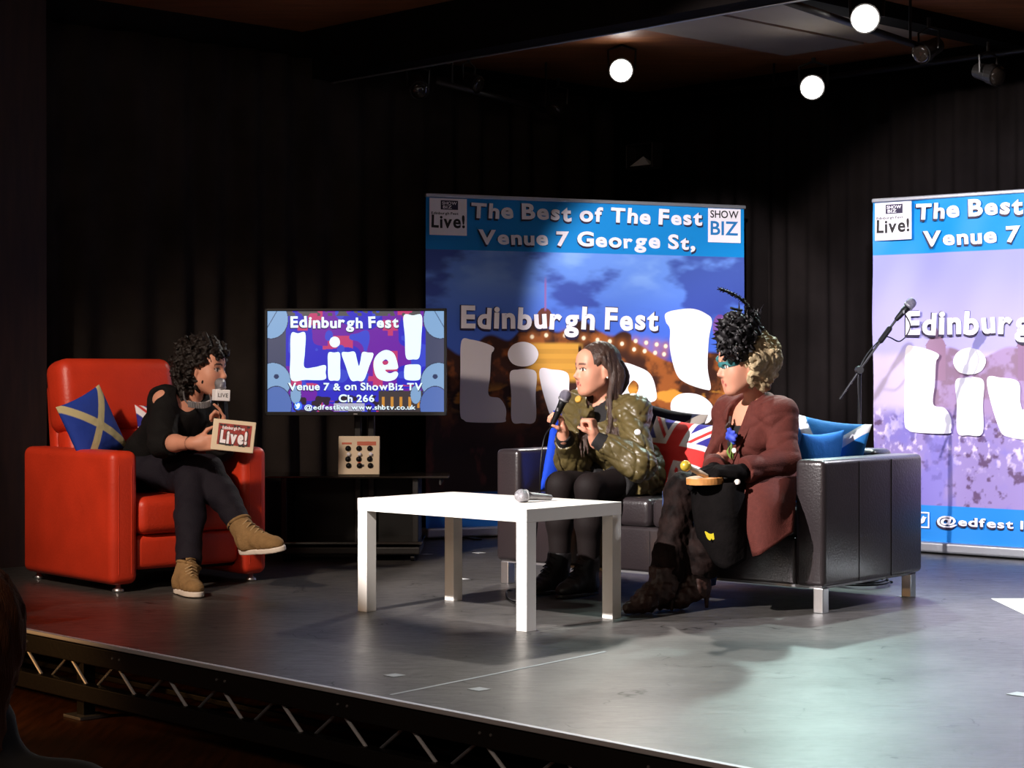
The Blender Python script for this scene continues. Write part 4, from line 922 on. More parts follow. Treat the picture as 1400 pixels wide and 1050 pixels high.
class Head:
    def __init__(s, c, f, u, k=1.0):
        s.c = np.asarray(c, float); s.f = nrm(f); s.r = nrm(np.cross(s.f, u)); s.u = np.cross(s.r, s.f); s.A = np.array([s.r, s.f, s.u]); s.k = k
    def P(s, x, y, z): return s.c + (s.r * x + s.f * y + s.u * z) * s.k
    def loc(s, P): return (P - s.c) @ s.A.T / s.k
def add_head(S, H, smile=0.0):
    k = H.k; R = lambda *a: tuple(q * k for q in a)
    S.ell(H.P(0, -0.018, 0.030), H.A, R(0.073, 0.092, 0.086), 0.02)
    S.ell(H.P(0, 0.028, -0.035), H.A, R(0.060, 0.063, 0.080), 0.04 * k)
    S.ell(H.P(0, 0.055, 0.045), H.A, R(0.055, 0.034, 0.045), 0.03 * k)
    S.cone(H.P(0, 0.062, -0.096), H.P(0, 0.070, -0.098), 0.020 * k, 0.018 * k, 0.03 * k)
    for s in (-1, 1):
        S.cone(H.P(s * 0.050, 0.0, -0.055), H.P(s * 0.022, 0.060, -0.092), 0.018 * k, 0.016 * k, 0.03 * k)
        S.ell(H.P(s * 0.034, 0.052, -0.030), H.A, R(0.024, 0.024, 0.030), 0.04 * k)
        S.cone(H.P(s * 0.012, 0.083, 0.024), H.P(s * 0.042, 0.070, 0.024), 0.009 * k, 0.009 * k, 0.015 * k)
        S.ell(H.P(s * 0.031, 0.098, 0.003), H.A, R(0.016, 0.016, 0.010), 0.014 * k, None, '-')
        S.ell(H.P(s * 0.031, 0.072, 0.003), H.A, R(0.0135, 0.0135, 0.0115), 0.003 * k)
        S.ell(H.P(s * 0.074, -0.012, -0.005), H.A, R(0.010, 0.020, 0.031), 0.006 * k)
        S.cone(H.P(s * 0.076, -0.016, -0.030), H.P(s * 0.072, -0.004, -0.034), 0.008 * k, 0.007 * k, 0.006 * k)
        S.ell(H.P(s * 0.0105, 0.092, -0.034), H.A, R(0.009, 0.011, 0.008), 0.008 * k)
    S.cone(H.P(0, 0.082, 0.012), H.P(0, 0.106, -0.026), 0.0075 * k, 0.0105 * k, 0.012 * k)
    S.ell(H.P(0, 0.078, -0.062), H.A, R(0.024, 0.012, 0.018), 0.02 * k)
    for q in (-1, 1): S.cone(H.P(q * 0.020, 0.0765, -0.0595 + smile), H.P(0, 0.0875, -0.0585), 0.0052 * k, 0.0064 * k, 0.006 * k, LIP)
    S.cone(H.P(-0.013, 0.0815, -0.0675 + smile * 0.3), H.P(0.013, 0.0815, -0.0675 + smile * 0.3), 0.0066 * k, 0.0066 * k, 0.006 * k, LIP)
def paint_face(H, P, C, brow=(52, 36, 30), iris=(46, 34, 28)):
    q = H.loc(P); x, y, z = q.T; front = y > 0.045
    for s in (-1, 1):
        e = ((x - s * 0.031) / 0.0155) ** 2 + ((z - 0.003) / 0.0075) ** 2
        m = front & (e < 1); C[m] = s2l(226, 210, 202)
        C[front & (((x - s * 0.031) / 0.0070) ** 2 + ((z - 0.003) / 0.0085) ** 2 < 1)] = s2l(*iris)
        C[front & (e < 1.7) & (e > 0.75) & (z > 0.003)] = s2l(44, 28, 24)
        bz = 0.024 + 0.006 * (1 - ((np.abs(x) - 0.030) / 0.022) ** 2)
        C[front & (np.abs(np.abs(x) - 0.030) < 0.021) & (np.sign(x) == s) & (np.abs(z - bz) < 0.0045)] = s2l(*brow)
    ck = front & (((np.abs(x) - 0.038) / 0.022) ** 2 + ((z + 0.028) / 0.018) ** 2 < 1)
    C[ck] = C[ck] * 0.85 + np.array(s2l(204, 120, 100)) * 0.15
    return C
def add_torso(S, j, k=1.0, bust=0.055, grow=0.0, kk=0.05, lower=True):
    pel, ch, nk = j['pel'], j['chest'], j['neck']; sp1 = nrm(ch - pel)
    sd0 = nrm(j['hipL'] - j['hipR']); sd1 = nrm(j['shL'] - j['shR'])
    fr = lambda sd: np.array([sd, nrm(np.cross(sp1, sd)) * -1, nrm(np.cross(sd, np.cross(sp1, sd)))])
    f0 = nrm(np.cross(sd0, sp1)); f1 = nrm(np.cross(sd1, sp1))
    f0 = f0 if f0 @ j['face'] > 0 else -f0; f1 = f1 if f1 @ j['face'] > 0 else -f1
    g = grow
    if lower: S.ell(pel, np.array([sd0, f0, nrm(np.cross(sd0, f0))]), (0.165 * k + g, 0.115 * k + g, 0.105 * k + g), kk)
    mid = pel * 0.55 + ch * 0.45; sm_ = nrm(sd0 + sd1); fm = nrm(np.cross(sm_, sp1)); fm = fm if fm @ j['face'] > 0 else -fm
    S.ell(mid, np.array([sm_, fm, nrm(np.cross(sm_, fm))]), (0.128 * k + g, 0.092 * k + g, 0.135 * k + g), kk)
    S.ell(ch, np.array([sd1, f1, nrm(np.cross(sd1, f1))]), (0.145 * k + g, 0.100 * k + g, 0.150 * k + g), kk)
    if bust:
        for s in (-1, 1): S.ell(ch + f1 * 0.070 * k + sd1 * s * 0.068 * k - sp1 * 0.02, np.array([sd1, f1, nrm(np.cross(sd1, f1))]), (bust + g,) * 3, 0.03)
    for q in ('shL', 'shR'):
        S.cone(nk - UP * 0.02, j[q] + UP * 0.005, 0.045 * k + g, 0.044 * k + g, 0.04)
        S.cone(ch + (j[q] - ch) * 0.35, j[q], 0.07 * k + g, 0.048 * k + g, 0.04)
    j['f1'] = f1; j['sd1'] = sd1; j['sp1'] = sp1
def body(name, j, H, hands, label, k=0.95, foot=True, smile=0.0, brow=(52, 36, 30), res=0.0048):
    S = Sdf(); add_torso(S, j, k); add_head(S, H, smile)
    S.cone(j['neck'] - UP * 0.01, H.P(0, -0.030, -0.06), 0.050 * k, 0.047 * k, 0.02)
    for s in 'LR':
        S.cone(j['sh' + s], j['el' + s], 0.047 * k, 0.038 * k, 0.03); S.cone(j['el' + s], j['el' + s] * 0.6 + j['wr' + s] * 0.4, 0.037 * k, 0.038 * k, 0.02)
        S.cone(j['el' + s] * 0.6 + j['wr' + s] * 0.4, j['wr' + s], 0.038 * k, 0.025 * k, 0.02)
        S.cone(j['hip' + s], j['kn' + s], 0.083 * k, 0.056 * k, 0.05); m_ = j['kn' + s] * 0.65 + j['an' + s] * 0.35
        S.cone(j['kn' + s], m_, 0.053 * k, 0.054 * k, 0.03); S.cone(m_, j['an' + s], 0.054 * k, 0.034 * k, 0.03)
        if 'hl' + s in j:
            a_, b_, u_ = j['hl' + s]; f_ = nrm(b_ - a_); L_ = np.linalg.norm(b_ - a_); Q = lambda q, z: a_ + f_ * L_ * q + u_ * z
            S.cone(j['an' + s], Q(0.22, 0.050), 0.030, 0.030, 0.02); S.cone(Q(0.22, 0.048), Q(0.78, 0.034), 0.026, 0.018, 0.01)
        else: S.cone(j['an' + s], j['toe' + s], 0.030 * k, 0.018 * k, 0.03)
        add_hand(S, j['wr' + s], **hands[s])
    Vv, Ff = S.mesh(res, None, 1)
    C = S.colors(Vv, SKIN); C = paint_face(H, Vv, C, brow)
    org = V(j['pel'][0], j['pel'][1], 0.0)
    o = np_obj(name, Vv, Ff, M['skin'], None, org, C)
    return tag(o, label, 'person'), org
def leg_cloth(S, j, sides='LR', g=0.012, k=0.95, end=0.92, flare=0.0, hipr=0.083):
    for s in sides:
        h, kn, an = j['hip' + s], j['kn' + s], j['an' + s]; e = kn + (an - kn) * end; m_ = kn * 0.6 + an * 0.4
        S.cone(h, kn, hipr * k + g, 0.056 * k + g, 0.04); S.cone(kn, m_, 0.055 * k + g, 0.055 * k + g, 0.03); S.cone(m_, e, 0.055 * k + g, 0.036 * k + g + flare, 0.03, capb=True)
def shoe(parent, org, heel, toe, up, m, sole_m, high=0.10, w=0.040, label=None, sole_h=0.022, leg=None, name='shoe'):
    """heel, toe: ends of the sole's underside"""
    heel = np.asarray(heel, float); toe = np.asarray(toe, float); f = nrm(toe - heel); L = np.linalg.norm(toe - heel); sd = nrm(np.cross(f, up)); u = np.cross(sd, f)
    P = lambda a, b: heel + f * L * a + u * b
    S = Sdf(); S.ell(P(0.22, 0.050), np.array([f, sd, u]), (L * 0.25, w * 0.88, 0.052), 0.02); S.cone(P(0.25, 0.040), P(0.80, 0.034), 0.036, 0.030, 0.03)
    S.ell(P(0.75, 0.032), np.array([f, sd, u]), (L * 0.25, w, 0.032), 0.02); S.cone(P(0.45, 0.060), P(0.70, 0.042), 0.034, 0.026, 0.02)
    top = P(0.24, high) if leg is None else leg
    S.cone(P(0.24, 0.045), top, 0.044, 0.049, 0.02, capb=True); S.cone(P(0.24, 0.045) * 0.25 + top * 0.75, P(0.60, 0.045), 0.040, 0.030, 0.03); S.cut(P(0.3, sole_h), -u, P(0.5, 0) - 0.3, P(0.5, 0) + 0.3)
    o = sdf_obj(name, S, m, parent, org, 0.0045, folds(0.0012, 0.03, 3), 1, label=label)
    S = Sdf(); S.ell(P(0.30, sole_h * 0.5), np.array([f, sd, u]), (L * 0.32, w * 0.96, 0.2), 0.01); S.ell(P(0.70, sole_h * 0.5), np.array([f, sd, u]), (L * 0.32, w * 1.08, 0.2), 0.03)
    S.cut(P(0.5, 0), -u, P(0.5, 0) - 0.4, P(0.5, 0) + 0.4).cut(P(0.5, sole_h), u, P(0.5, 0) - 0.4, P(0.5, 0) + 0.4)
    sdf_obj('sole', S, sole_m, o, org, 0.004, None, 0)
    bm = bmesh.new()
    A = P(0.24, 0.045) * 0.12 + np.asarray(top) * 0.88; B_ = P(0.64, 0.045); ln = nrm(B_ - A); up_ = nrm(np.cross(sd, ln)); up_ = up_ if up_ @ u > 0 else -up_
    for i in range(6):
        q = 0.10 + 0.15 * i; c = A + (B_ - A) * q + up_ * (0.0445 - 0.010 * q); add_tube(bm, [c - sd * 0.026 - up_ * 0.014, c + up_ * 0.002, c + sd * 0.026 - up_ * 0.014], 0.0032, 6)
    obj('laces', shift(bm, org), M['lace'] if name == 'shoe' else m, o)
    if name == 'shoe':
        tg = np.asarray(top) + up_ * 0.036 - ln * 0.030
        sheet('tongue', [[tg - sd * 0.024 + ln * 0.05, tg - sd * 0.022 - ln * 0.010], [tg + ln * 0.05 + up_ * 0.008, tg - ln * 0.018 + up_ * 0.012], [tg + sd * 0.024 + ln * 0.05, tg + sd * 0.022 - ln * 0.010]], m, o, org, 0.008)
        cl = nrm(np.asarray(top) - P(0.24, 0.045)); x_, y_, _ = frame_from(cl)
        rg = [np.asarray(top) - cl * 0.004 + (x_ * math.cos(a_) + y_ * math.sin(a_)) * 0.050 for a_ in np.linspace(0, 2 * math.pi, 25)]
        obj('collar', tube([q - org for q in rg], 0.008, 6), m, o, smooth=True)
    return o
def microphone(name, ball, tail, label, head_m, cable=None, r=0.026, group=None, handle_m=None):
    ball = np.asarray(ball, float); tail = np.asarray(tail, float); d = nrm(tail - ball); L = np.linalg.norm(tail - ball)
    t = thing(name, label, 'microphone', ball, 0, group)
    obj('grille', lathe(-d * r, d, [(0, r * 0.35), (r * 0.2, r * 0.72), (r * 0.6, r * 0.96), (r * 1.0, r), (r * 1.5, r * 0.92), (r * 2.0, r * 0.74)], 20), head_m, t, smooth=True)
    obj('collar', lathe(d * r * 0.55, d, [(0, r * 0.98), (0.004, r * 1.02), (0.008, r * 0.98)], 20), M['grey_metal'], t, smooth=True)
    obj('handle', lathe(d * r * 0.95, d, [(0, r * 0.74), (0.02, r * 0.62), (L * 0.6, r * 0.50), (L - r, r * 0.42), (L - r + 0.004, r * 0.3)], 18), handle_m or M['black_plastic'], t, smooth=True)
    obj('switch', box(d * (r + L * 0.28) - nrm(np.cross(d, UP)) * r * 0.55, (0.008, 0.008, 0.016), 0.002), M['grey_metal'], t)
    if cable: obj('cable', tube([np.asarray(q, float) - ball for q in catmull([tail] + cable, 8)], 0.0035, 6), M['cable'], t, smooth=True)
    return t
def sheet(name, rows, m, parent, org, th=0.004, sub=1, label=None):
    """a cloth through rows of points (all rows the same length)"""
    R = np.array(rows, float); R = np.array([catmull(r, 5) for r in R]); R = np.array([catmull(list(R[:, i]), 5) for i in range(R.shape[1])])
    a, b = R.shape[:2]; P = R.reshape(-1, 3); i = np.arange(a * b).reshape(a, b)
    fs = np.stack([i[:-1, :-1], i[:-1, 1:], i[1:, 1:], i[1:, :-1]], -1).reshape(-1, 4)
    o = np_obj(name, P, fs, m, parent, org, label=label); md = o.modifiers.new('thickness', 'SOLIDIFY'); md.thickness = th; md.offset = 0
    return o
# ---------------------------------------------------------------- the interviewer in the armchair
j = dict(pel=V(-1.715, 8.745, 0.515), hipR=V(-1.785, 8.685, 0.50), hipL=V(-1.645, 8.805, 0.49), knR=V(-1.36, 8.47, 0.515), anR=at(331, 722, 8.32), knL=V(-1.425, 8.42, 0.47), anL=at(258, 779, 8.15),
         shR=at(225, 548, 8.50), shL=at(289, 556, 8.73), elR=at(221, 606, 8.36), elL=at(300, 612, 8.58), wrR=at(268, 606, 8.215), wrL=at(303, 592, 8.41), face=nrm(V(0.8, -0.6, 0)))
j['chest'] = at(240, 578, 8.60); j['neck'] = at(258, 545, 8.60)
heelR = at(330, 757, 8.33); toeR = at(388, 753, 8.16); j['toeR'] = at(378, 742, 8.2)
heelL = V(-1.440, 8.19, 0.004); toeL = V(-1.315, 7.985, 0.004); j['toeL'] = V(-1.34, 8.02, 0.045)
H1 = Head(at(280, 505, 8.53), V(0.93, -0.36, -0.06), V(-0.04, 0, 1), 0.98)
tabc = at(319, 596, 8.16)
hands = {'R': dict(d=V(0.95, -0.25, 0.05), n=V(0.25, 0.9, 0.0), tdir=V(0, 0, 1), curls=[(0.25, 0.5, 0.4)] * 4, thumb=0.2),
         'L': dict(d=V(0.02, -0.05, 1.0), n=V(-0.85, -0.45, 0), tdir=V(0.4, -0.9, 0.1), curls=[(0.55, 0.25, 0.15), (1.1, 1.2, 0.7), (1.15, 1.2, 0.7), (1.2, 1.2, 0.7)], thumb=0.8, k=0.86)}
j['hlR'] = (heelR, toeR, nrm(V(-0.05, -0.25, 1))); j['hlL'] = (heelL, toeL, V(0, 0, 1))
P1, o1 = body('person', j, H1, hands, 'seated person with curly dark hair in black top speaking into a boxed microphone', 0.95)
S = Sdf(); add_torso(S, j, 0.95, 0.055, 0.013, 0.05)
for s in 'LR':
    S.cone(j['sh' + s], j['el' + s], 0.060, 0.060, 0.03); S.cone(j['el' + s], j['el' + s] * 0.72 + j['wr' + s] * 0.28, 0.058, 0.050, 0.02, capb=True)
S.cone(at(262, 528, 8.50), at(262, 552, 8.46), 0.060, 0.062, 0.01, op='-'); S.cone(at(256, 545, 8.50), at(262, 530, 8.62), 0.060, 0.075, 0.01, op='-')
S.cone(j['shR'] + V(-0.02, -0.06, 0.05), j['shR'] + V(-0.035, -0.05, 0.015), 0.034, 0.030, 0.008, op='-')
S.cut(V(0, 0, 0.455), V(0, 0, -1), j['pel'] - 0.4, j['pel'] + 0.4)
sdf_obj('black_top', S, M['black_knit'], P1, o1, 0.006, lambda P: folds(0.003, 0.09, 5)(P) + creases(0.0022, 0.08, 6, 3)(P) - 0.004, 1)
S = Sdf(); leg_cloth(S, j, 'LR', 0.012, 0.95, 0.93, 0.004); S.ell(j['pel'] - UP * 0.02, np.array([nrm(j['hipL'] - j['hipR']), j['face'], UP]), (0.170, 0.13, 0.10), 0.05)
S.cone(j['pel'], j['hipR'], 0.10, 0.09, 0.04)
sdf_obj('trousers', S, M['navy_cloth'], P1, o1, 0.006, lambda P: folds(0.003, 0.08, 9)(P) + creases(0.0025, 0.09, 12, 3)(P) - 0.003, 1)
shoe(P1, o1, heelR, toeR, V(-0.05, -0.25, 1), M['khaki_suede'], M['white_rubber'], 0.12, leg=j['anR'] + (j['knR'] - j['anR']) * 0.10, label='khaki high top shoe on the raised foot')
shoe(P1, o1, heelL, toeL, V(0, 0, 1), M['khaki_suede'], M['white_rubber'], 0.12, leg=j['anL'] + (j['knL'] - j['anL']) * 0.06, label='khaki high top shoe on the floor')
# hair: curls
def curls(H, n, seed, test, rad, r0, k=0.006, extra=()):
    rnd = np.random.default_rng(seed); S = Sdf(); S.ell(H.P(0, -0.026, 0.036), H.A, (0.082 * H.k, 0.094 * H.k, 0.090 * H.k), 0.01); c = 0
    while c < n:
        d = nrm(rnd.normal(size=3)); q = np.array([d[0] * rad[0], -0.022 + d[1] * rad[1], 0.025 + d[2] * rad[2]])
        if not test(q): continue
        q *= rnd.uniform(0.93, 1.08); e = nrm(rnd.normal(size=3)) * r0 * 1.1
        p0 = H.P(*q); S.cone(p0 - e, p0 + e, r0 * rnd.uniform(0.6, 1.0), r0 * rnd.uniform(0.4, 0.8), k); c += 1
    for a, b, ra, rb in extra: S.cone(H.P(*a), H.P(*b), ra, rb, 0.01)
    return S
face_clear = lambda q: not (q[1] > 0.030 and q[2] < 0.062)
S = curls(H1, 300, 5, lambda q: face_clear(q) and not (abs(q[0]) > 0.05 and q[1] > -0.022 and q[2] < 0.022) and q[2] > -0.12, (0.092, 0.118, 0.104), 0.019,
          extra=[((0.03, -0.09, -0.05), (0.045, -0.085, -0.125), 0.05, 0.03), ((-0.03, -0.09, -0.05), (-0.05, -0.07, -0.13), 0.05, 0.03), ((0, -0.10, -0.03), (0, -0.10, -0.12), 0.055, 0.035)])
S.ell(H1.P(0, 0.10, -0.025), H1.A, (0.075, 0.085, 0.078), 0.008, None, '-')
sdf_obj('curly_hair', S, M['hair_dark'], P1, o1, 0.0055, folds(0.006, 0.022, 2), 0)
# jewellery
bm = bmesh.new(); nb = [at(257, 552, 8.345), at(268, 554, 8.335), at(279, 554, 8.345), at(287, 551, 8.375)]
add_tube(bm, catmull([at(251, 535, 8.50), at(252, 545, 8.40), nb[0]], 5), 0.004, 6); add_tube(bm, catmull([at(286, 538, 8.50), at(288, 545, 8.42), nb[3]], 5), 0.004, 6)
pts = catmull(nb, 5)
for a, b in zip(pts[:-1], pts[1:]):
    c = (a + b) / 2; d = nrm(b - a); add_box(bm, c, (np.linalg.norm(b - a) * 0.78, 0.012, 0.030), 0.003, 2, Matrix.Rotation(math.atan2(d[1], d[0]), 3, 'Z'))
obj('necklace', shift(bm, o1), M['grey_metal'], P1, label='silver bar necklace')
wb = j['elR'] * 0.15 + j['wrR'] * 0.85; wd = nrm(j['wrR'] - j['elR'])
obj('bracelet', shift(lathe(wb - wd * 0.006, wd, [(0, 0.026), (0.001, 0.031), (0.011, 0.031), (0.012, 0.026)], 20), o1), M['black_boot'], P1, smooth=True, label='dark wrist band')
obj('earring', shift(lathe(H1.P(0.083, -0.008, -0.034), H1.r, [(0, 0.003), (0.003, 0.005), (0.006, 0.002)], 8), o1), M['chrome'], P1)
# her microphone with the boxed flag
mb = at(301, 525, 8.345); mt_ = at(305, 578, 8.40)
t = microphone('microphone', mb, mt_ + (mt_ - mb) * 0.35, 'grey headed microphone with a white box collar held by the interviewer', M['mesh_grille'], r=0.025, group='handheld microphones')
md_ = nrm(mt_ - mb); fc = md_ * 0.052
fr = Matrix.Rotation(math.radians(24), 3, 'Z') @ Matrix.Rotation(math.radians(3), 3, 'Y')
fg = obj('flag_box', box(fc, (0.066, 0.066, 0.050), 0.004, 2, fr), M['paper'], t, label='white box collar')
frn = np.array(fr)
vs, fs = words('LIVE', 0.02, 0, 1); vs = vs / vs[:, 0].max() * 0.046
fp = np.array([fc + frn @ V(-0.023 + a[0], -0.0338, a[1] - 0.008) for a in vs]); np_obj('flag_word', fp, fs, M['grey_metal'], fg, smooth=False, label='grey word on the box')
# card
t = thing('presenter_card', 'pale framed card with red and black print held by the interviewer', 'card', tabc, 0)
rt = Matrix.Rotation(math.radians(6), 3, 'Z') @ Matrix.Rotation(math.radians(6), 3, 'Y') @ Matrix.Rotation(math.radians(-10), 3, 'X')
cw, ch = 0.182, 0.135
obj('board', box((0, 0, 0), (cw, 0.008, ch), 0.003, 2, rt), M['cream'], t)
rn = np.array(rt)
def onc(name, x, z, w_, h_, m, y=-0.0046): return obj(name, box(rn @ V(x, y, z), (w_, 0.0012, h_), 0, 1, rt), m, t)
pn = onc('print_panel', 0.004, 0.004, 0.142, 0.092, mat('card_red', s2l(150, 34, 28), 0.5, var=0.5, vscale=45), -0.0046); pn['label'] = 'dark red printed panel'
def cword(name, s, x, z, wd, cap, m, y, off=0.05, jit=3):
    vs, fs = words(s, off, jit, 3); vs = vs * V(wd / vs[:, 0].max(), cap / 0.73)
    return np_obj(name, np.array([rn @ V(x + a[0], y, z + a[1]) for a in vs]), fs, m, pn, smooth=False)
cword('headline', 'Live!', -0.055, -0.030, 0.115, 0.050, M['white_print'], -0.0060, 0.07)
cword('headline_shadow', 'Live!', -0.059, -0.034, 0.123, 0.056, M['dark_print'], -0.0055, 0.10)
cword('small_line', 'Edinburgh Fest', -0.050, 0.026, 0.095, 0.013, M['white_print'], -0.0060)
bm = bmesh.new()
rnd = random.Random(3)
for q in range(9): add_box(bm, rn @ V(-0.055 + q * 0.0145, -0.0057, rnd.choice([0.042, -0.041])), (0.012, 0.001, 0.008), 0, 1, rt)
obj('dark_marks', bm, M['dark_print'], pn)

# ---------------------------------------------------------------- the girl on the sofa
j = dict(pel=V(0.560, 8.440, 0.505), hipL=V(0.625, 8.365, 0.485), hipR=V(0.495, 8.515, 0.485), knL=V(0.325, 8.035, 0.462), knR=V(0.205, 8.165, 0.462), anL=V(0.325, 8.075, 0.085), anR=V(0.205, 8.185, 0.085),
         shL=at(866, 566, 8.14), shR=at(790, 560, 8.42), elL=at(871, 632, 7.97), elR=at(782, 628, 8.28), wrL=at(813, 600, 7.97), wrR=at(770, 595, 8.12), face=nrm(V(-0.72, -0.69, 0)))
j['chest'] = at(833, 590, 8.30); j['neck'] = at(828, 552, 8.29); 
for s in 'LR':
    fd = V(-0.72, -0.69, 0); hl = V(j['an' + s][0], j['an' + s][1], 0.004) - fd * 0.05; j['hl' + s] = (hl, hl + fd * 0.235, UP)
H2 = Head(at(815, 505, 8.25), V(-0.90, -0.44, -0.04), V(0.03, 0, 1), 0.96)
hands = {'R': dict(d=V(-0.12, -0.15, 1), n=V(-0.75, -0.1, 0.2), tdir=V(0.3, -0.9, 0.3), curls=GRIP, thumb=0.9, k=0.86),
         'L': dict(d=V(-0.14, -0.06, 1), n=V(-0.9, 0.35, 0), tdir=V(-0.5, -0.8, 0.1), curls=FIST, thumb=0.8, k=0.88)}
P2, o2 = body('person', j, H2, hands, 'seated person with long brown hair in olive bomber jacket holding a microphone', 0.90, smile=0.006, brow=(96, 66, 54))
S = Sdf(); add_torso(S, j, 0.90, 0.05, 0.012, 0.04); S.cone(j['neck'] + V(0, 0, 0.05), j['chest'] + j['f1'] * 0.10 + V(0, 0, 0.10), 0.05, 0.05, 0.01, op='-')
sdf_obj('black_dress', S, M['rib_black'], P2, o2, 0.006, None, 1)
# tights and boots
S = Sdf(); leg_cloth(S, j, 'LR', 0.007, 0.90, 0.98); sdf_obj('tights', S, M['tights'], P2, o2, 0.006, None, 1)
S = Sdf()
for s in 'LR':
    S.cone(j['hip' + s], j['hip' + s] * 0.38 + j['kn' + s] * 0.62, 0.098, 0.080, 0.05, capb=True)
S.ell(j['pel'], np.array([nrm(j['hipL'] - j['hipR']), j['face'], UP]), (0.165, 0.125, 0.11), 0.04)
sdf_obj('skirt', S, M['rib_black'], P2, o2, 0.006, folds(0.003, 0.08, 4), 1)
for s in 'LR':
    fd = V(-0.72, -0.69, 0); hl = V(j['an' + s][0], j['an' + s][1], 0.004) - fd * 0.05
    shoe(P2, o2, hl, hl + fd * 0.235, UP, M['black_boot'], M['black_boot'], 0.15, 0.038, 'black ankle boot', 0.016, leg=j['an' + s] + V(0, 0, 0.09), name='boot')
# bomber jacket
S = Sdf(); add_torso(S, j, 0.92, 0.05, 0.030, 0.05, lower=False)
hem = j['pel'] + V(0.015, 0.01, 0.0); sd = nrm(j['hipL'] - j['hipR'])
S.ell(hem, np.array([sd, j['face'], UP]), (0.195, 0.165, 0.105), 0.05)
for s in 'LR':
    S.cone(j['sh' + s], j['el' + s], 0.061, 0.070, 0.03); S.ell(j['el' + s] + V(0.012, 0, -0.014), np.eye(3), (0.078, 0.070, 0.070), 0.02)
    S.cone(j['hip' + s] - j['face'] * 0.03, j['hip' + s] * 0.50 + j['kn' + s] * 0.50, 0.124, 0.104, 0.03, capb=True)
    S.cone(j['el' + s], j['el' + s] * 0.22 + j['wr' + s] * 0.78, 0.070, 0.046, 0.02, capb=True)
S.cone(at(820, 550, 8.20), at(810, 640, 8.02), 0.030, 0.050, 0.015, op='-'); S.cone(j['neck'] + V(0, 0, 0.085), j['neck'] + V(-0.02, -0.02, 0.01), 0.074, 0.062, 0.015, op='-')
S.cut(V(0, 0, 0.425), V(0, 0, -1), j['pel'] - 0.5, j['pel'] + 0.5)
JK = sdf_obj('bomber_jacket', S, M['olive_satin'], P2, o2, 0.0055, lambda P: folds(0.0030, 0.15, 21, 4)(P) + creases(0.0085, 0.055, 23, 7, (0.9, 0.5, 1.2))(P) - 0.006, 1)
for s in 'LR':
    S = Sdf(); a = j['el' + s] * 0.27 + j['wr' + s] * 0.73; S.cone(a, j['wr' + s] * 1.02 - j['el' + s] * 0.02, 0.041, 0.034, 0.0, capa=True, capb=True)
    sdf_obj('cuff', S, M['rib_black'], JK, o2, 0.005, None, 1, label='black ribbed cuff')
S = Sdf(); S.ell(hem - UP * 0.035, np.array([sd, j['face'], UP]), (0.200, 0.172, 0.05), 0.02); S.cut(hem - UP * 0.065, -UP, hem - 0.4, hem + 0.4).cut(hem - UP * 0.015, UP, hem - 0.4, hem + 0.4); S.cone(at(806, 690, 8.02), at(806, 640, 8.02), 0.075, 0.07, 0.02, op='-')
sdf_obj('hem_band', S, M['olive_satin'], JK, o2, 0.006, folds(0.004, 0.03, 2, 4), 1)
def disc_on(name, c, d, r, th, m, parent, org, lab=None): return obj(name, shift(lathe(np.asarray(c) - nrm(d) * th, d, [(0, r), (th * 1.6, r), (th * 2, r * 0.8)], 18), org), m, parent, label=lab)
disc_on('patch', at(872, 591, 7.90) + V(0.0, 0.01, 0), V(0.35, -0.9, 0.2), 0.013, 0.006, M['paper'], JK, o2, 'small round white patch on the sleeve')
disc_on('patch', at(791, 546, 8.31), V(-0.5, -0.8, 0.3), 0.016, 0.008, mat('mustard_patch', s2l(190, 140, 40), 0.6), JK, o2, 'round mustard patch on the chest')
disc_on('patch', at(848, 567, 8.10) , V(-0.1, -0.9, 0.3), 0.011, 0.008, M['grey_metal'], JK, o2, 'small grey patch on the chest')
# long hair: cap, parting, locks behind the ear and over the front
S = Sdf(); S.ell(H2.P(0, -0.022, 0.034), H2.A, (0.080, 0.099, 0.091), 0.01)
S.ell(H2.P(0, 0.122, -0.032), H2.A, (0.078, 0.095, 0.113), 0.008, None, '-')
for sgn in (-1, 1): S.ell(H2.P(sgn * 0.085, 0.012, -0.010), H2.A, (0.026, 0.030, 0.036), 0.008, None, '-')
def lock(pts, rs): S.chain(catmull(pts, 4), np.interp(np.linspace(0, 1, (len(pts) - 1) * 4 + 1), np.linspace(0, 1, len(rs)), np.array(rs) * 0.85), 0.004)
rnd = np.random.default_rng(3)
# the near side: from crown behind the ear, down in front of the shoulder
for i in range(13):
    a = i / 12; e = rnd.normal(size=3) * 0.004
    p0 = H2.P(-0.070 + 0.01 * a, 0.01 - 0.075 * a, 0.055 - 0.01 * a); p1 = H2.P(-0.085, -0.035 - 0.05 * a, -0.03)
    p2 = at(832 + 14 * a, 545, 8.17 + 0.02 * a); p3 = at(833 + 18 * a, 575, 8.13 - 0.01 * a) ; p4 = at(826 + 26 * a, 606 + 6 * math.sin(i * 2.1), 8.09)
    lock([p0, p1, p2 + e, p3 + e, p4 + e], [0.018, 0.019, 0.014, 0.012, 0.005])
for i in range(9):
    a = i / 8; e = rnd.normal(size=3) * 0.004
    p0 = H2.P(0.070, 0.01 - 0.06 * a, 0.04); p1 = H2.P(0.082, -0.03 - 0.03 * a, -0.05); p2 = at(812 - 8 * a, 548, 8.30); p3 = at(807 - 12 * a, 580, 8.22); p4 = at(806 - 12 * a, 618 + 8 * math.sin(i * 1.7), 8.15)
    lock([p0, p1, p2 + e, p3 + e, p4 + e], [0.018, 0.018, 0.013, 0.012, 0.005])
for i in range(7):
    a = (i - 3) / 3; lock([H2.P(0.05 * a, -0.10, 0.02), H2.P(0.06 * a, -0.115, -0.06), at(838 + 8 * a, 560, 8.36), at(842 + 10 * a, 590, 8.40)], [0.022, 0.022, 0.018, 0.008])
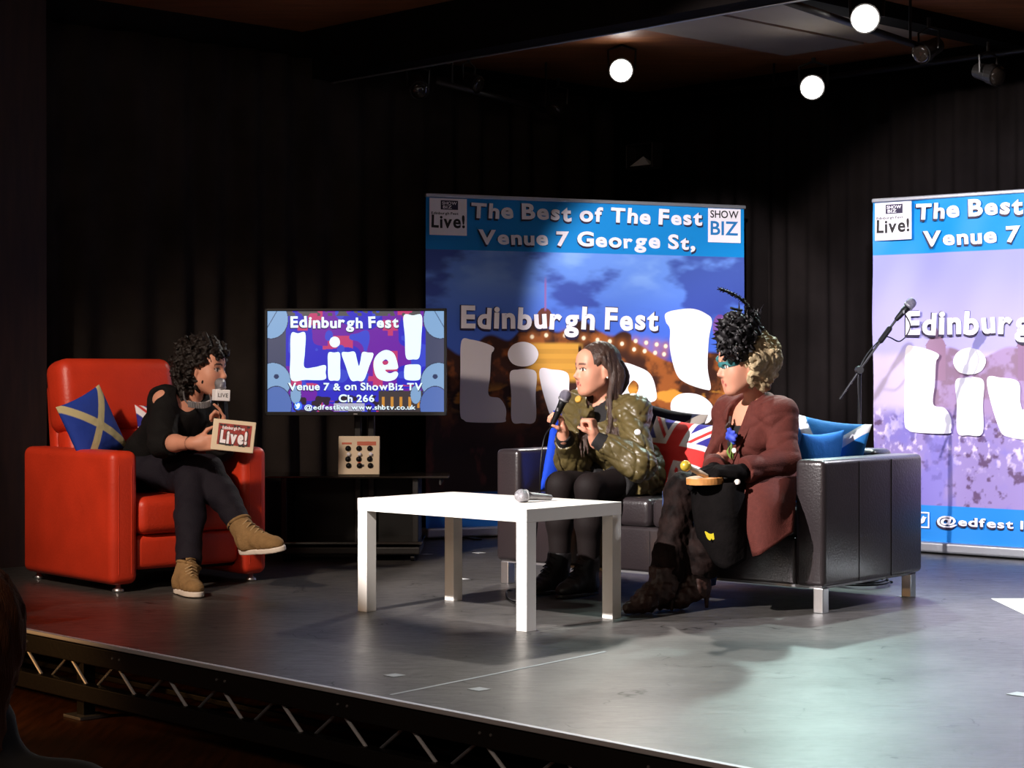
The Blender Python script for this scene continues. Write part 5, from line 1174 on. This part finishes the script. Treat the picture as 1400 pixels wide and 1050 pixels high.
sdf_obj('long_hair', S, M['hair_brown'], P2, o2, 0.0048, creases(0.004, 0.022, 5, 3, (1, 1, 0.05)), 0)
obj('earring', shift(lathe(H2.P(-0.083, -0.010, -0.036), -H2.r, [(0, 0.003), (0.003, 0.005), (0.006, 0.002)], 8), o2), M['pearl'], P2)
gb = at(773, 541, 8.04); gt = at(754, 583, 8.075)
microphone('microphone', gb, gt, 'dark headed microphone held up by the person with long brown hair', M['dark_grille'], r=0.025, group='handheld microphones',
           cable=[at(744, 600, 8.12), at(739, 640, 8.1), at(737, 690, 8.15), at(722, 800, 8.35), V(-0.02, 8.2, 0.008), V(0.0, 7.85, 0.006), V(0.10, 7.75, 0.006)])

# ---------------------------------------------------------------- the woman in the maroon jacket
j = dict(pel=V(1.060, 7.930, 0.515), hipL=V(1.125, 7.855, 0.49), hipR=V(0.995, 8.005, 0.49), knL=V(0.835, 7.545, 0.468), knR=V(0.690, 7.690, 0.468), anL=V(0.745, 7.640, 0.105), anR=V(0.600, 7.545, 0.095),
         shL=at(1064, 570, 7.70), shR=at(1000, 566, 8.00), elL=at(1073, 630, 7.62), elR=at(985, 630, 7.86), wrL=at(1008, 646, 7.46), wrR=at(975, 644, 7.62), face=nrm(V(-0.80, -0.60, 0)))
j['chest'] = at(1034, 592, 7.86); j['neck'] = at(1036, 553, 7.83); j['toeL'] = j['anL'] + V(-0.10, -0.04, -0.055); j['toeR'] = j['anR'] + V(-0.10, -0.056, -0.045)
H3 = Head(at(1015, 499, 7.76), V(-0.955, -0.28, -0.12), V(-0.10, 0, 1), 1.0)
hands = {'L': dict(d=V(-0.85, -0.05, 0.10), n=V(-0.15, 0.3, -1), tdir=V(-0.3, 0.9, 0.1), curls=[(0.5, 0.9, 0.6), (0.9, 1.1, 0.7), (1.0, 1.1, 0.7), (1.0, 1.1, 0.7)], thumb=0.6, k=0.88),
         'R': dict(d=V(-0.75, -0.55, -0.12), n=V(0, -0.1, -1), tdir=V(0.5, -0.8, 0.0), curls=[(0.4, 0.5, 0.4)] * 4, thumb=0.4, k=0.88)}
P3, o3 = body('person', j, H3, hands, 'seated person in maroon jacket and black feathered hat with curly fair hair', 0.95, brow=(120, 90, 70))
# black top
S = Sdf(); add_torso(S, j, 0.95, 0.055, 0.010, 0.05); S.cut(j['chest'] + V(0, 0, 0.040), V(-0.05, -0.05, 1), j['chest'] - 0.4, j['chest'] + 0.4)
sdf_obj('black_top', S, M['rib_black'], P3, o3, 0.006, None, 1)
# jacket
S = Sdf(); add_torso(S, j, 0.95, 0.058, 0.026, 0.05, lower=False); S.ell(j['pel'] + UP * 0.03, np.array([nrm(j['hipL'] - j['hipR']), j['face'], UP]), (0.188, 0.148, 0.13), 0.05)
for s in 'LR':
    S.cone(j['sh' + s] + UP * 0.004, j['el' + s], 0.068, 0.062, 0.03); S.cone(j['el' + s], j['el' + s] * 0.14 + j['wr' + s] * 0.86, 0.062, 0.048, 0.02, capb=True)
vtop = j['neck'] + V(0, 0, 0.06); f1 = j['f1']
S.cone(vtop, vtop + V(-0.03, -0.02, -0.04), 0.058, 0.060, 0.01, op='-')
S.cone(j['neck'] + f1 * 0.09 + UP * 0.01, j['chest'] + f1 * 0.17 - UP * 0.135, 0.062, 0.036, 0.012, op='-')
S.cone(j['chest'] + f1 * 0.17 + UP * 0.01, j['chest'] + f1 * 0.19 - UP * 0.10, 0.062, 0.05, 0.02, op='-')
S.cut(V(0, 0, 0.47), -UP, j['pel'] - 0.5, j['pel'] + 0.5)
MJ = sdf_obj('maroon_jacket', S, M['maroon_wool'], P3, o3, 0.0055, lambda P: folds(0.003, 0.12, 31, 6)(P) + creases(0.005, 0.11, 33, 4)(P) - 0.003, 1)
# lapels and collar
c0 = j['neck']; c1 = j['chest']
def onf(a, b, c): return c1 + j['sd1'] * a + f1 * b + UP * c
sheet('lapel', [[onf(0.050, 0.065, 0.165), onf(0.062, 0.122, 0.085), onf(0.040, 0.168, -0.02), onf(0.012, 0.178, -0.130)],
                [onf(0.090, 0.055, 0.160), onf(0.110, 0.110, 0.080), onf(0.090, 0.158, 0.00), onf(0.016, 0.180, -0.132)]], M['maroon_wool'], MJ, o3, 0.006)
sheet('lapel', [[onf(-0.050, 0.065, 0.165), onf(-0.062, 0.122, 0.085), onf(-0.042, 0.160, -0.02), onf(-0.012, 0.170, -0.120)],
                [onf(-0.085, 0.055, 0.160), onf(-0.105, 0.108, 0.080), onf(-0.085, 0.150, 0.00), onf(-0.016, 0.172, -0.122)]], M['maroon_wool'], MJ, o3, 0.006)
# hanging skirt of the jacket
sheet('jacket_tail', [[at(1006, 640, 7.60), at(1040, 640, 7.56), at(1070, 634, 7.62), at(1090, 622, 7.72)],
                      [at(1012, 672, 7.50), at(1040, 678, 7.43), at(1068, 678, 7.45), at(1088, 660, 7.58)],
                      [at(1019, 715, 7.44), at(1040, 725, 7.395), at(1062, 722, 7.40), at(1087, 695, 7.48)],
                      [at(1030, 761, 7.42), at(1040, 758, 7.38), at(1060, 745, 7.385), at(1084, 728, 7.42)]], M['maroon_wool'], MJ, o3, 0.008)
sheet('pocket_flap', [[onf(0.12, 0.12, -0.20), onf(0.17, 0.07, -0.19)], [onf(0.12, 0.135, -0.24), onf(0.175, 0.08, -0.23)]], M['maroon_wool'], MJ, o3, 0.008) if False else None
for (px, py, D) in [(1004, 616, 7.60), (1008, 659, 7.42)]:
    disc_on('button', at(px, py, D), V(-0.5, -0.85, 0), 0.011, 0.005, M['pearl'], MJ, o3, 'pale round button')
# flower
fc_ = onf(0.078, 0.185, 0.055); fl_o = obj('flower_stem', shift(tube(catmull([fc_ + UP * 0.01, fc_ - UP * 0.03 + f1 * 0.004, fc_ - UP * 0.075 - j['sd1'] * 0.012], 5), 0.004, 6), o3), M['leaf'], MJ, label='green flower stem')
S = Sdf(); rnd = np.random.default_rng(8)
for i in range(9):
    a = i * 0.7; e = j['sd1'] * math.cos(a) + UP * math.sin(a) * 0.8; S.ell(fc_ + e * 0.017 + f1 * 0.004 * (i % 3) + UP * 0.012, np.array([e, nrm(np.cross(e, f1)), f1]), (0.020, 0.011, 0.010), 0.003)
sdf_obj('petals', S, M['petal'], fl_o, o3, 0.004, None, 0, label='blue petals')
for sgn in (-1, 1): sheet('leaf', [[fc_ - UP * 0.02, fc_ - UP * 0.045 + j['sd1'] * sgn * 0.014 + f1 * 0.01, fc_ - UP * 0.085 + j['sd1'] * sgn * 0.006], [fc_ - UP * 0.02 + f1 * 0.004, fc_ - UP * 0.05 + j['sd1'] * sgn * 0.024 + f1 * 0.012, fc_ - UP * 0.087 + j['sd1'] * sgn * 0.008]], M['leaf'], fl_o, o3, 0.002)
bm = bmesh.new(); pc = onf(-0.005, 0.135, 0.075)
for i in range(4): add_tube(bm, catmull([pc + UP * (0.045 - 0.02 * i), pc + UP * (0.025 - 0.02 * i) + j['sd1'] * (0.012 * (-1) ** i) + f1 * 0.012, pc + UP * (0.005 - 0.02 * i)], 4), 0.007, 6)
obj('pendant', shift(bm, o3), M['brown_boot'], P3, label='dark twisted pendant')
# gloves
for s in 'LR':
    S = Sdf(); hh = dict(hands[s]); add_hand(S, j['wr' + s], grow=0.004, **hh); S.cone(j['wr' + s] * 0.8 + j['el' + s] * 0.2, j['wr' + s], 0.032, 0.030, 0.01)
    sdf_obj('glove', S, M['velvet_black'], P3, o3, 0.0045, None, 1, label='black glove')
# velvet legs: wide dark trousers over the thighs and shins, boots below
S = Sdf(); S.ell(j['pel'] - UP * 0.03, np.array([nrm(j['hipL'] - j['hipR']), j['face'], UP]), (0.175, 0.135, 0.09), 0.05)
for s, ex in (('R', V(0, 0, 0)), ('L', V(0, 0, 0))):
    h, kn, an = j['hip' + s], j['kn' + s], j['an' + s]
    S.cone(h, kn, 0.096, 0.069, 0.04); S.cone(kn, kn * 0.35 + an * 0.65, 0.066, 0.060, 0.03); S.cone(kn * 0.35 + an * 0.65, kn * 0.12 + an * 0.88, 0.060, 0.066, 0.03, capb=True)
sdf_obj('velvet_trousers', S, M['velvet'], P3, o3, 0.006, lambda P: folds(0.0030, 0.06, 41, 6)(P) + folds(0.0018, 0.025, 42, 5)(P) - 0.003, 1)
sheet('black_skirt', [[at(945, 662, 7.60), at(970, 660, 7.48), at(1000, 660, 7.42), at(1016, 655, 7.48)],
                      [at(948, 700, 7.56), at(972, 702, 7.44), at(1000, 700, 7.40), at(1018, 696, 7.44)],
                      [at(955, 735, 7.56), at(975, 742, 7.44), at(1000, 745, 7.40), at(1020, 735, 7.43)],
                      [at(966, 750, 7.57), at(978, 770, 7.46), at(996, 778, 7.42), at(1020, 765, 7.43)]], M['velvet_black'], P3, o3, 0.010)
S = Sdf(); ya = at(973, 732, 7.425)
obj('emblem', shift(shapes_mesh([[(-0.026, 0.016), (-0.006, 0.006), (0.010, 0.010), (0.030, 0.022), (0.022, -0.002), (0.006, -0.018), (0.0, -0.012), (-0.006, -0.020), (-0.018, -0.010)]], [], 0.0), V(*o3) - ya), M['yellow'], P3, label='yellow winged emblem on the skirt')
sheet('denim_panel', [[at(906, 672, 7.80), at(926, 672, 7.82), at(950, 700, 7.80), at(975, 720, 7.74)],
                      [at(908, 715, 7.80), at(935, 730, 7.82), at(955, 745, 7.78), at(978, 755, 7.72)],
                      [at(930, 760, 7.78), at(945, 775, 7.78), at(962, 780, 7.75), at(980, 785, 7.71)],
                      [at(940, 800, 7.74), at(950, 803, 7.74), at(965, 803, 7.72), at(978, 800, 7.70)]], M['denim'], P3, o3, 0.008, label='blue denim panel behind the legs')
for s in 'RL':
    fd = nrm(V(-0.80, -0.45, 0)) if s == 'R' else nrm(V(-0.85, -0.30, 0)); an = j['an' + s]; hl = V(an[0], an[1], 0.0) - fd * 0.055
    heel_h = 0.062
    S = Sdf(); P_ = lambda a, z: V(hl[0], hl[1], z) + fd * 0.23 * a
    S.cone(P_(0.22, 0.085), P_(0.62, 0.052), 0.043, 0.040, 0.03); S.cone(P_(0.60, 0.042), P_(0.95, 0.026), 0.040, 0.024, 0.03); S.cone(P_(0.24, 0.09), an + UP * 0.085, 0.046, 0.058, 0.03, capb=True); S.cone(an + UP * 0.02, P_(0.6, 0.052), 0.044, 0.036, 0.03)
    S.cut(V(0, 0, 0.004), -UP, an - 0.4, an + 0.4)
    b = sdf_obj('boot', S, M['brown_boot'], P3, o3, 0.0045, folds(0.003, 0.03, 5), 1, label='dark brown heeled boot')
    obj('heel', shift(lathe(P_(0.06, 0.002), V(0, 0, 1), [(0, 0.007), (0.01, 0.007), (0.055, 0.014), (0.085, 0.022)], 12), o3), M['brown_boot'], b, smooth=True)
# hair, mask, hat
S = curls(H3, 520, 11, lambda q: not (q[1] > 0.005 and q[2] < 0.05) and q[1] < 0.045 and q[2] > -0.105, (0.100, 0.122, 0.102), 0.0145, 0.012, extra=[((0.05, -0.07, -0.04), (0.05, -0.06, -0.085), 0.045, 0.03), ((-0.05, -0.07, -0.04), (-0.05, -0.06, -0.085), 0.045, 0.03)])
S.ell(H3.P(0, 0.10, -0.035), H3.A, (0.08, 0.08, 0.078), 0.008, None, '-')
sdf_obj('curly_hair', S, M['hair_blond'], P3, o3, 0.0052, folds(0.006, 0.02, 3), 0)
S = Sdf(); S.ell(H3.P(0, 0.050, 0.010), H3.A, (0.068, 0.052, 0.028), 0.01); S.ell(H3.P(0, 0.0, 0.0), H3.A, (0.066, 0.075, 0.10), 0.004, None, '-')
for sgn in (-1, 1): S.ell(H3.P(sgn * 0.031, 0.09, 0.004), H3.A, (0.014, 0.03, 0.008), 0.004, None, '-'); S.ell(H3.P(sgn * 0.055, 0.07, 0.035), H3.A, (0.02, 0.02, 0.016), 0.01)
sdf_obj('mask', S, M['teal'], P3, o3, 0.0042, None, 1, label='teal eye mask')
hc = at(1006, 461, 7.68); rnd = np.random.default_rng(17)
S = Sdf(); S.ell(hc, np.array([V(0.97, 0.2, 0.1), V(-0.2, 0.97, 0), V(-0.1, 0, 0.99)]), (0.074, 0.070, 0.094), 0.02); S.ell(hc + V(0.06, 0.02, 0.035), np.eye(3), (0.045, 0.05, 0.04), 0.03)
HT = sdf_obj('feathered_hat', S, M['feather'], P3, o3, 0.006, folds(0.012, 0.035, 7), 0, label='black feathered hat')
bm = bmesh.new()
def quill(p, d, L, wd, bend):
    d = nrm(d); sdv = nrm(np.cross(d, rnd.normal(size=3))); nn_ = np.cross(d, sdv); prev = None; n = 6
    for i in range(n + 1):
        a = i / n; c = p + d * L * a + nn_ * bend * a * a; w2 = wd * (0.25 + math.sin(math.pi * min(1, a * 0.9 + 0.08))) * (1 - a ** 4)
        vl = bm.verts.new(c - sdv * w2); vm = bm.verts.new(c + nn_ * w2 * 0.35); vr = bm.verts.new(c + sdv * w2)
        if prev: bm.faces.new((prev[0], prev[1], vm, vl)); bm.faces.new((prev[1], prev[2], vr, vm))
        prev = (vl, vm, vr)
for i in range(420):
    d = nrm(rnd.normal(size=3)); p = hc + d * V(0.066, 0.06, 0.080); dd = nrm(d + rnd.normal(size=3) * 0.8 + V(0, 0, -0.1)); quill(p, dd, rnd.uniform(0.022, 0.042), 0.006, rnd.uniform(-0.02, 0.02))
for i in range(26):
    p = hc + V(rnd.uniform(0.0, 0.10), rnd.uniform(-0.03, 0.05), rnd.uniform(0.05, 0.085)); quill(p, V(rnd.uniform(-0.3, 0.7), rnd.normal() * 0.3, 0.7), rnd.uniform(0.04, 0.07), 0.005, 0.02)
obj('feathers', shift(bm, o3), M['feather'], HT, smooth=True)
pl_ = catmull([at(1021, 428, 7.70), at(1021, 418, 7.68), at(1014, 410, 7.65), at(1002, 402, 7.62), at(984, 395, 7.58)], 7)
bm = bmesh.new(); add_tube(bm, [q - o3 for q in pl_], 0.0065, 7, 0.8)
for i in range(2, len(pl_), 1):
    q = pl_[i] - o3
    for k_ in range(5):
        a = rnd.uniform(0, 6.28); add_tube(bm, [q, q + V(math.cos(a) * 0.012, rnd.normal() * 0.006, math.sin(a) * 0.010)], 0.0016, 4)
obj('plume', bm, M['feather'], HT, label='curved black plume')
pl2 = catmull([at(1014, 424, 7.68), at(1007, 423, 7.64), at(999, 421, 7.62)], 6)
obj('plume', tube([q - o3 for q in pl2], 0.0055, 7), M['feather'], HT, label='short black plume')
bm = bmesh.new()
for i in range(14): add_lathe(bm, hc + nrm(V(rnd.normal(), -abs(rnd.normal()) - 0.4, rnd.normal())) * V(0.082, 0.08, 0.1) - o3, V(0, -1, 0), [(0, 0.001), (0.003, 0.0035), (0.006, 0.001)], 6)
obj('beads', bm, M['chrome'], HT, label='tiny silver beads')
bm = bmesh.new(); cb = H3.P(0, -0.055, 0.085)
add_tube(bm, catmull([cb + H3.r * -0.07 + H3.u * 0.005, cb + H3.u * 0.050 - H3.f * 0.01, cb + H3.r * 0.07 + H3.u * 0.005], 8), 0.013, 8)
obj('hat_band', shift(bm, o3), mat('copper_band', s2l(150, 84, 56), 0.5), HT, smooth=True, label='copper coloured band')
# disc and yellow headed microphone in her lap
dc = at(964, 657, 7.47)
t = thing('wooden_disc', 'round pale wooden hoop resting on the lap of the person in maroon', 'wooden hoop', dc, 0)
dax = nrm(V(-0.04, -0.03, 1)); obj('rim', lathe(-dax * 0.014, dax, [(0, 0.066), (0.002, 0.074), (0.026, 0.074), (0.028, 0.066)], 32), M['bamboo'], t, smooth=False)
obj('face', lathe(dax * 0.0115, dax, [(0, 0.066), (0.003, 0.066), (0.0032, 0.01)], 32), M['bamboo'], t)
yb = at(937.5, 637, 7.40); yt = at(976, 656, 7.46)
t = thing('toy_microphone', 'small pale stick with a gold ball head held over the wooden hoop', 'stick', yb, 0)
d = nrm(yt - yb)
S = Sdf(); S.ell(V(0, 0, 0), np.eye(3), (0.022, 0.022, 0.022), 0.0); sdf_obj('ball_head', S, M['gold'], t, None, 0.004, None, 1, label='gold ball head')
obj('stick', lathe(d * 0.018, d, [(0, 0.012), (0.01, 0.010), (0.05, 0.012), (0.09, 0.009), (0.095, 0.003)], 14), M['cream'], t, smooth=True)

# ---------------------------------------------------------------- microphones left on the stage
a0 = at(713, 678, 7.30); a0[2] = 0.476; a1 = V(a0[0] + 0.115, a0[1] + 0.10, 0.463)
t = microphone('microphone', a0, a1, 'grey microphone lying on the white table', M['mesh_grille'], r=0.0255, group='handheld microphones', handle_m=M['grey_metal'])
# mic stand behind the sofa
B = V(1.70, 9.30, 0.0)
t = thing('microphone_stand', 'black boom microphone stand behind the right end of the sofa', 'microphone stand', B)
obj('post', lathe((0, 0, 0.02), (0, 0, 1), [(0, 0.012), (0.5, 0.012), (0.505, 0.009), (0.96, 0.009)], 12), M['black_metal'], t, smooth=True)
for k in range(3):
    a = 2.2 + k * 2.094; obj('leg', tube([(0, 0, 0.075), (math.cos(a) * 0.30, math.sin(a) * 0.30, 0.012)], 0.009, 8), M['black_metal'], t)
obj('hub', lathe((0, 0, 0.05), (0, 0, 1), [(0, 0.02), (0.05, 0.02)], 12), M['black_metal'], t)
kn_ = at(1175, 506, 9.28) - B; tip = at(1236, 422, 9.34) - B; tail = at(1148, 546, 9.26) - B
obj('boom', tube([tail, kn_, tip], 0.0065, 8), M['black_metal'], t)
obj('joint', lathe(kn_ + V(0, -0.02, 0), V(0, 1, 0), [(0, 0.018), (0.035, 0.022), (0.04, 0.012)], 12), M['black_metal'], t)
bd = nrm(tip - kn_); obj('grip', lathe(kn_ + bd * 0.17, bd, [(0, 0.008), (0.01, 0.014), (0.09, 0.014), (0.10, 0.008)], 12), M['black_plastic'], t)
obj('clip', lathe(tip - bd * 0.03, nrm(bd + V(0.3, 0, 0)), [(0, 0.010), (0.02, 0.017), (0.06, 0.015)], 12), M['black_plastic'], t)
obj('boom_cable', tube(catmull([tip + V(0.0, 0, -0.02), tip + V(0.03, 0, -0.09), tip + V(-0.02, 0, -0.16), kn_ + bd * 0.2, kn_, V(0, -0.015, 0.7), V(0, -0.015, 0.3), V(0.02, -0.05, 0.06)], 8), 0.0035, 6), M['cable'], t, smooth=True)
sb_ = at(1245, 415, 9.33)
microphone('microphone', sb_, B + tip - bd * 0.07 , 'dark headed microphone clipped to the boom stand', M['dark_grille'], r=0.026, group='handheld microphones')
# cable coil under and behind the sofa
pts = [V(1.55 + 0.16 * math.cos(a) * (1 - 0.02 * a), 8.55 + 0.22 * math.sin(a), 0.006 + 0.004 * (a % 6.28) / 6.28 + 0.0015 * a) for a in np.linspace(0, 25, 110)]
tag(np_tube := obj('cable_coil', shift(tube(pts, 0.005, 6), pts[0]), M['cable'], loc=Vector(pts[0]), smooth=True), 'black cable coiled on the floor under the back of the sofa', 'cable')
# audience
Ah = Head(V(-0.852, 3.0, 0.525), V(0.1, 1, 0), V(0, 0, 1), 1.05)
S = Sdf(); S.ell(Ah.P(0, -0.01, 0.0), Ah.A, (0.080, 0.095, 0.12), 0.02); S.cone(Ah.P(0, -0.02, -0.08), Ah.P(0, -0.03, -0.19), 0.055, 0.06, 0.03)
S.cone(Ah.P(-0.18, -0.03, -0.25), Ah.P(0.18, -0.03, -0.25), 0.065, 0.065, 0.05); S.ell(Ah.P(0, -0.03, -0.48), Ah.A, (0.2, 0.12, 0.30), 0.06)
Vv, Ff = S.mesh(0.01); oa = V(-0.852, 3.0, -0.31)
pa = np_obj('person', Vv, Ff, M['skin'], None, oa, np.ones((len(Vv), 3)) * s2l(200, 150, 130)); tag(pa, 'audience member seen from behind at the left edge of the picture', 'person')
S = Sdf(); S.ell(Ah.P(0, -0.02, 0.015), Ah.A, (0.088, 0.104, 0.122), 0.02); S.cone(Ah.P(0, -0.05, -0.05), Ah.P(0, -0.06, -0.16), 0.075, 0.07, 0.03); S.ell(Ah.P(0, 0.13, -0.03), Ah.A, (0.09, 0.09, 0.10), 0.01, None, '-')
sdf_obj('hair', S, M['audience_hair'], pa, oa, 0.008, folds(0.003, 0.03, 3), 1)
S = Sdf(); S.cone(Ah.P(-0.18, -0.03, -0.25), Ah.P(0.18, -0.03, -0.25), 0.08, 0.08, 0.05); S.ell(Ah.P(0, -0.03, -0.50), Ah.A, (0.225, 0.145, 0.32), 0.06); S.cone(Ah.P(0, -0.02, -0.13), Ah.P(0, -0.03, -0.22), 0.075, 0.10, 0.04)
sdf_obj('coat', S, M['audience_coat'], pa, oa, 0.01, folds(0.006, 0.1, 3), 1)
